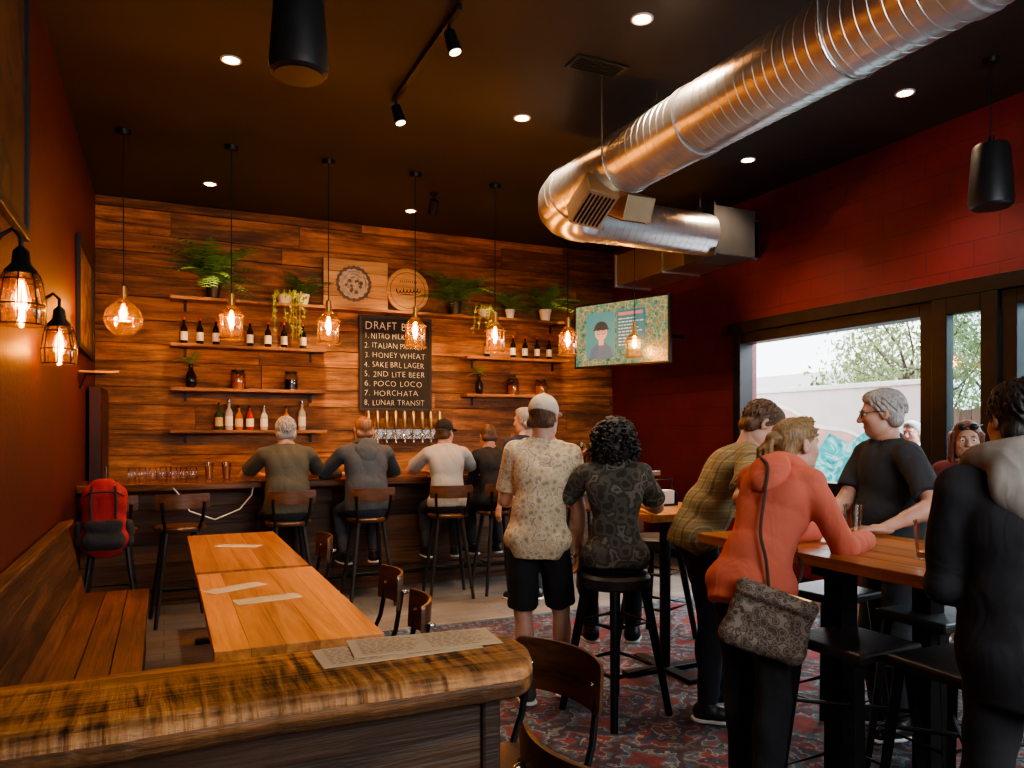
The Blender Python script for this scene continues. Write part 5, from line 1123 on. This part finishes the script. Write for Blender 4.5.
m=MB(); m.tube([(-.13,-.05,.38),(-.09,-.096,.41),(0,-.104,.42),(.09,-.096,.41),(.13,-.05,.38)],.007,6); m.build('zip',PB,t,smooth=True)
m=MB(); m.tube([(-.04,.04,.45),(-.035,.06,.5),(.035,.06,.5),(.04,.04,.45)],.009,6); m.build('grab_handle',PB,t,smooth=True)
# ============================================================ PEOPLE
def seated(x,label,**k):
    d=dict(pel=(0,.02,.885),fr=(.13,.30,.40),fl=(-.13,.30,.40),hr=(.16,.5,1.135),hl=(-.16,.5,1.135),er=(1,-.3,-.3),el=(-1,-.3,-.3),pitch=.12,curl=.14,dr=(-.5,.8,0),dl=(.5,.8,0),nr=(0,0,-1),nl=(0,0,-1),hem=.06); d.update(k)
    return person((x,k.get('Y',SYB)),k.get('yaw',0),label,d)
seated(.97,'seated man in olive grey shirt with grey hair at the bar',H=1.78,w=1.12,belly=1.15,skin=SK1,shirt=cloth('olive_shirt',(.085,.082,.062)),legs=cloth('jeans_dark',(.04,.042,.05)),shoes=M['black_plastic'],hair=HG,t=.017)
seated(1.66,'seated man in dark grey hoodie with short ginger hair at bar',H=1.8,w=1.16,belly=1.1,skin=SK1,shirt=cloth('grey_hoodie',(.07,.082,.10)),sleeve='long',hood=True,hoodr=1.1,legs=cloth('jeans_blue',(.06,.075,.11)),shoes=M['black_plastic'],hair=HRD,hairst='buzz',t=.02)
seated(2.42,'seated man in pale grey shirt and black cap at bar',H=1.74,w=1.03,skin=SK1,shirt=cloth('pale_shirt',(.42,.40,.38)),legs=cloth('jeans_charcoal',(.05,.055,.07)),shoes=M['black_plastic'],hair=HBR,hairst='cap',cap=cloth('cap_black',(.015,.015,.018)),yaw=-.15,hyaw=-.7,t=.017,face=True)
seated(2.93,'dark clothed person with dark hair bowed at the bar',H=1.7,w=.95,skin=SK1,shirt=cloth('black_shirt',(.02,.022,.028)),sleeve='long',legs=cloth('trousers_black',(.015,.015,.018)),shoes=M['black_plastic'],hair=HBR,hairst='short',pitch=.25,curl=.2,hpitch=.4,far=True,hl=(-.06,.5,1.135),el=(-.3,-.5,-.9))
person((3.02,6.22),.1,'standing grey haired man in navy shirt between bar and cap man',dict(H=1.78,skin=SK1,shirt=cloth('navy_shirt',(.02,.026,.05)),legs=cloth('trousers_navy',(.02,.022,.03)),shoes=M['black_plastic'],hair=HG,far=True,hyaw=.5))
floral=vormat('floral_shirt',[(0,(.34,.28,.20)),(.36,(.58,.45,.29)),(.5,(.68,.55,.38)),(.585,(.37,.31,.23)),(.63,(.62,.49,.33)),(.72,(.30,.26,.21))],26,'EUCLIDEAN',.9,1.2,18,.05,wrk=True)
capman,J=person((1.96,3.84),R(-26),'standing man in white cap, patterned tan shirt and black shorts',dict(H=1.77,base=.011,w=.98,skin=SK1,shirt=floral,legs=cloth('shorts_black',(.014,.014,.016)),shorts=True,shoes=cloth('shoe_dark',(.06,.05,.045)),hair=HBR,hairst='cap',cap=cloth('cap_tan',(.60,.52,.42)),hem=.13,t=.017,wr=.006,wf=15,flare=1.06,pel=(-.03,0,.945),hr=(.215,.12,.83),hl=(-.17,.36,1.10),el=(-.35,-.7,-.8),hyaw=-.35,hpitch=.1,fr=(.13,.10,.09),fl=(-.09,-.03,.09),dl=(.3,1,.1),nl=(.8,0,-.6),side=.06))
camo=vormat('camo_shirt',[(0,(.038,.036,.029)),(.42,(.085,.076,.058)),(.5,(.046,.043,.036)),(.57,(.145,.125,.10)),(.63,(.05,.047,.039))],14,'EUCLIDEAN',.9,1.5,10,.05,wrk=True)
cw_,JC=person((WX,WY),R(-28),'seated woman with dark curly hair and camouflage shirt on round stool',dict(H=1.68,base=.011,fem=True,w=1.08,pel=(0,.0,.865),skin=SK2,shirt=camo,sleeve='short',legs=cloth('jeans_black2',(.03,.03,.036)),shoes=M['black_plastic'],hair=HB,hairst='curly',fr=(.12,.3,.385),fl=(-.12,.3,.385),hlW=(2.18,3.84,1.33),dl=(.1,.5,.6),nl=(1,.3,0),curll=.75,hrW=(2.66,3.84,1.09),dr=(-.3,.9,0),nr=(0,0,-1),el=(-.5,-.2,-.9),er=(.6,-.4,-.7),pitch=.12,curl=.08,t=.015,wr=.005,wf=16,hem=.08))
gp=JC['toW'](JC['WL']+nrm(V(.1,.5,.6))*.085+V(.055,.012,0)); place('pint_f',None,'beer glass held by the curly haired woman','glass',(gp[0],gp[1],gp[2]-.07))
person((2.68,3.30),R(-115),'man in olive plaid shirt leaning over the high table end',dict(H=1.82,base=.011,w=1.02,skin=SK1,shirt=plaidmat('plaid_shirt',(.25,.195,.10),(.31,.25,.135),(.17,.13,.07)),legs=cloth('trousers_dark3',(.03,.031,.038)),shoes=M['black_plastic'],hair=HBR,pel=(0,-.05,.98),pitch=.42,curl=.22,hpitch=.6,hrW=(2.80,2.84,1.085),hlW=(3.04,2.88,1.085),nr=(0,0,-1),nl=(0,0,-1),dr=(-.1,1,0),dl=(.1,1,0),er=(.6,-.6,-.3),el=(-.6,-.6,-.3),t=.017,wr=.005,wf=16,face=True,fr=(.11,-.02,.085),fl=(-.11,.1,.085)))
orange=cloth('orange_hoodie',(.60,.15,.095),.08)
ow,JO=person((2.14,2.34),R(-72),'woman in orange hoodie leaning on high table with shoulder bag',dict(H=1.70,base=.011,fem=True,w=.95,boxy=True,skin=SK1,shirt=orange,sleeve='long',hood=True,hoodr=.95,hoodt=1.15,hoodz=-.004,legs=cloth('leggings_black',(.018,.018,.022)),shoes=M['black_plastic'],hair=HBL,hairst='tail',pel=(0,-.02,.945),pitch=.50,curl=.10,nf=.42,hpitch=.0,hyaw=-.45,hrW=(2.72,2.30,1.085),hlW=(2.70,2.54,1.085),dr=(-.7,.7,0),dl=(.7,.7,0),nr=(0,0,-1),nl=(0,0,-1),er=(.4,-.3,-1),el=(-.4,-.3,-1),t=.016,wr=.0055,wf=15,hem=.125,fr=(.1,-.1,.085),fl=(-.1,.08,.085)))
person((3.40,2.72),R(72),'grey haired man in black polo shirt standing behind high table',dict(H=1.77,base=.011,w=1.1,belly=1.1,skin=SK1,shirt=cloth('charcoal_polo',(.032,.034,.04)),legs=cloth('trousers_dark4',(.03,.03,.035)),shoes=M['black_plastic'],hair=HG,collar=cloth('charcoal_collar',(.04,.042,.048)),face=True,glasses='on',hyaw=-.5,hpitch=.1,hlW=(3.06,2.5,1.085),hrW=(3.04,2.82,1.085),nr=(0,0,-1),nl=(0,0,-1),dr=(-.2,1,0),dl=(.2,1,0),el=(-.8,-.8,-.3),er=(.8,-.8,-.3),hem=.1,t=.016,wr=.005,wf=16,pitch=.03))
person((2.27,1.36),R(-34),'man in black hooded jacket with grey hood at right edge',dict(H=1.71,base=.011,w=1.12,boxy=True,skin=SK2,shirt=cloth('black_jacket',(.016,.016,.020)),sleeve='long',hood=True,hoodr=1.5,hoodt=1.2,hoodz=.014,hoodmat=cloth('grey_hood',(.27,.25,.225)),legs=cloth('trousers_black5',(.016,.016,.019)),shoes=M['black_plastic'],hair=HB,t=.022,wr=.007,wf=13,hem=.18,hyaw=.1,hr=(.13,.28,1.02),hl=(-.13,.28,1.02),el=(-.35,-.7,-.8),er=(.35,-.7,-.8)))
person((4.46,3.04),R(122),'woman with auburn hair and sunglasses on head near the window',dict(H=1.66,base=.011,fem=True,skin=SK1,shirt=cloth('maroon_top',(.16,.03,.03)),legs=cloth('jeans6',(.05,.06,.09)),shoes=M['black_plastic'],hair=hairmat('hair_auburn',(.16,.05,.025)),hairst='long',face=True,glasses='up',smile=.35,pel=(0,0,.855),fr=(.12,.3,.385),fl=(-.12,.3,.385),hr=(.12,.32,.97),hl=(-.12,.32,.97),hyaw=.15,pitch=.05))
person((6.5,4.95),R(100),'grey haired person in blue shirt standing outside the open window',dict(H=1.68,base=-.02,skin=SK1,shirt=cloth('blue_shirt',(.10,.22,.30)),legs=cloth('trousers7',(.08,.08,.1)),shoes=M['black_plastic'],hair=HG,far=True,face=True))
# shoulder bag of the woman in orange
g=lambda v:JO['toW'](v); P,W_,C_,N_=JO['P'],JO['W'],JO['C'],JO['N']; r0,f0,u0,r1,f1,u1=[JO[k] for k in('r0','f0','u0','r1','f1','u1')]
bc=P+r0*.14-f0*.13-V(0,0,.16); bw=g(bc); BE=Euler((0,R(16),R(-40)))
t=thing('shoulder_bag','patterned dark shoulder bag hanging at orange hoodie woman hip','bag',bw); t.rotation_euler=BE
BM=vormat('bag_pattern',[(0,(.085,.060,.048)),(.42,(.19,.145,.112)),(.52,(.075,.054,.044)),(.6,(.24,.185,.145))],42,'EUCLIDEAN',.7,.6,22,.05,wrk=True)
S=SDF(); fy=V(0,1,0)
S.cone((-.115,0,-.105),(.12,0,-.11),.042,k=.025,flat=(fy,1.25)); S.cone((-.115,0,.075),(.115,0,.075),.034,k=.02,flat=(fy,1.4))
for xx in (-.105,-.05,0,.05,.11): S.cone((xx*1.05,0,-.10),(xx,0,.075),.043,.034,k=.03,flat=(fy,1.3))
S.cone((-.115,-.026,.06),(.115,-.026,.06),.016,k=.01)
S.cut((0,0,.102),(0,0,1))
arr_obj('bag_body',[S.arrays(.006,.005,20)],BM,t)
m=MB(); m.tube([(-.12,-.01,.098),(0,-.014,.096),(.12,-.01,.098)],.005,6); m.build('zip_edge',M['brass'],t,smooth=True)
BI=BE.to_matrix().inverted(); inv=lambda p:(BI@(Vector(g(p))-Vector(bw)))
pts=[inv(q) for q in (bc+V(0,0,.10)-f0*.01,P+r0*.11-f0*.128+u0*.05,W_+r0*.06-f0*.130+u0*.03,C_+r1*.03-f1*.134,N_+r1*.02-f1*.158-u1*.08,N_-r1*.055-f1*.115-u1*.010,N_-r1*.090-f1*.03+u1*.024,N_-r1*.088+f1*.05+u1*.0,C_+r1*.0+f1*.17,W_+r0*.12+f0*.13,P+r0*.18+f0*.0,bc+V(0,0,.10)+f0*.05)]
sm=[]
for i in range(len(pts)-1):
    for k in range(4):
        a=pts[max(i-1,0)];b=pts[i];c=pts[i+1];d=pts[min(i+2,len(pts)-1)];u=k/4
        sm.append(.5*((2*b)+(c-a)*u+(2*a-5*b+4*c-d)*u*u+(3*b-a-3*c+d)*u**3))
m=MB(); m.tube(sm+[pts[-1]],.0065,6); m.build('strap',cloth('bag_strap',(.06,.045,.035)),t,smooth=True)
# ============================================================ LIGHT & CAMERA
w=bpy.data.worlds.new('world'); SC.world=w; w.use_nodes=True; bg=w.node_tree.nodes['Background']; bg.inputs[0].default_value=(.90,.95,1,1); bg.inputs[1].default_value=5.0
l=lamp('sun','SUN',(10,0,8),1.4,(1,.97,.92),rot_=(R(40),R(12),R(30))); l.data.angle=R(3)
def aim(o,tgt): d=Vector(tgt)-o.location; o.rotation_euler=d.to_track_quat('-Z','Y').to_euler()
l=lamp('window_daylight','AREA',(7.4,4.2,3.7),640,(.76,.90,1)); l.data.shape='RECTANGLE'; l.data.size=5.0; l.data.size_y=1.4; aim(l,(3.2,3.6,.9))
l=lamp('front_cool_fill','AREA',(2.8,-1.6,2.5),190,(.88,.94,1)); l.data.shape='RECTANGLE'; l.data.size=4.0; l.data.size_y=1.4; aim(l,(3.4,4,1.2))  # cool fill lamp added behind the camera; no window in that wall
l=lamp('front_fill','AREA',(1.0,-1.0,3.8),45,(1,.78,.55)); l.data.shape='RECTANGLE'; l.data.size=3.0; l.data.size_y=1.2; aim(l,(1.2,3,.5))
cam=bpy.data.cameras.new('camera'); co=bpy.data.objects.new('camera',cam); COL.objects.link(co); co.location=(0,0,CAMZ); co.rotation_euler=(R(90),0,R(-YAW)); cam.sensor_width=36; cam.lens=FPX/1024*36; cam.shift_y=(HOR-384)/1024; cam.clip_start=.05
SC.camera=co
try: SC.view_settings.look='AgX - Medium High Contrast'
except Exception as e: print(e)
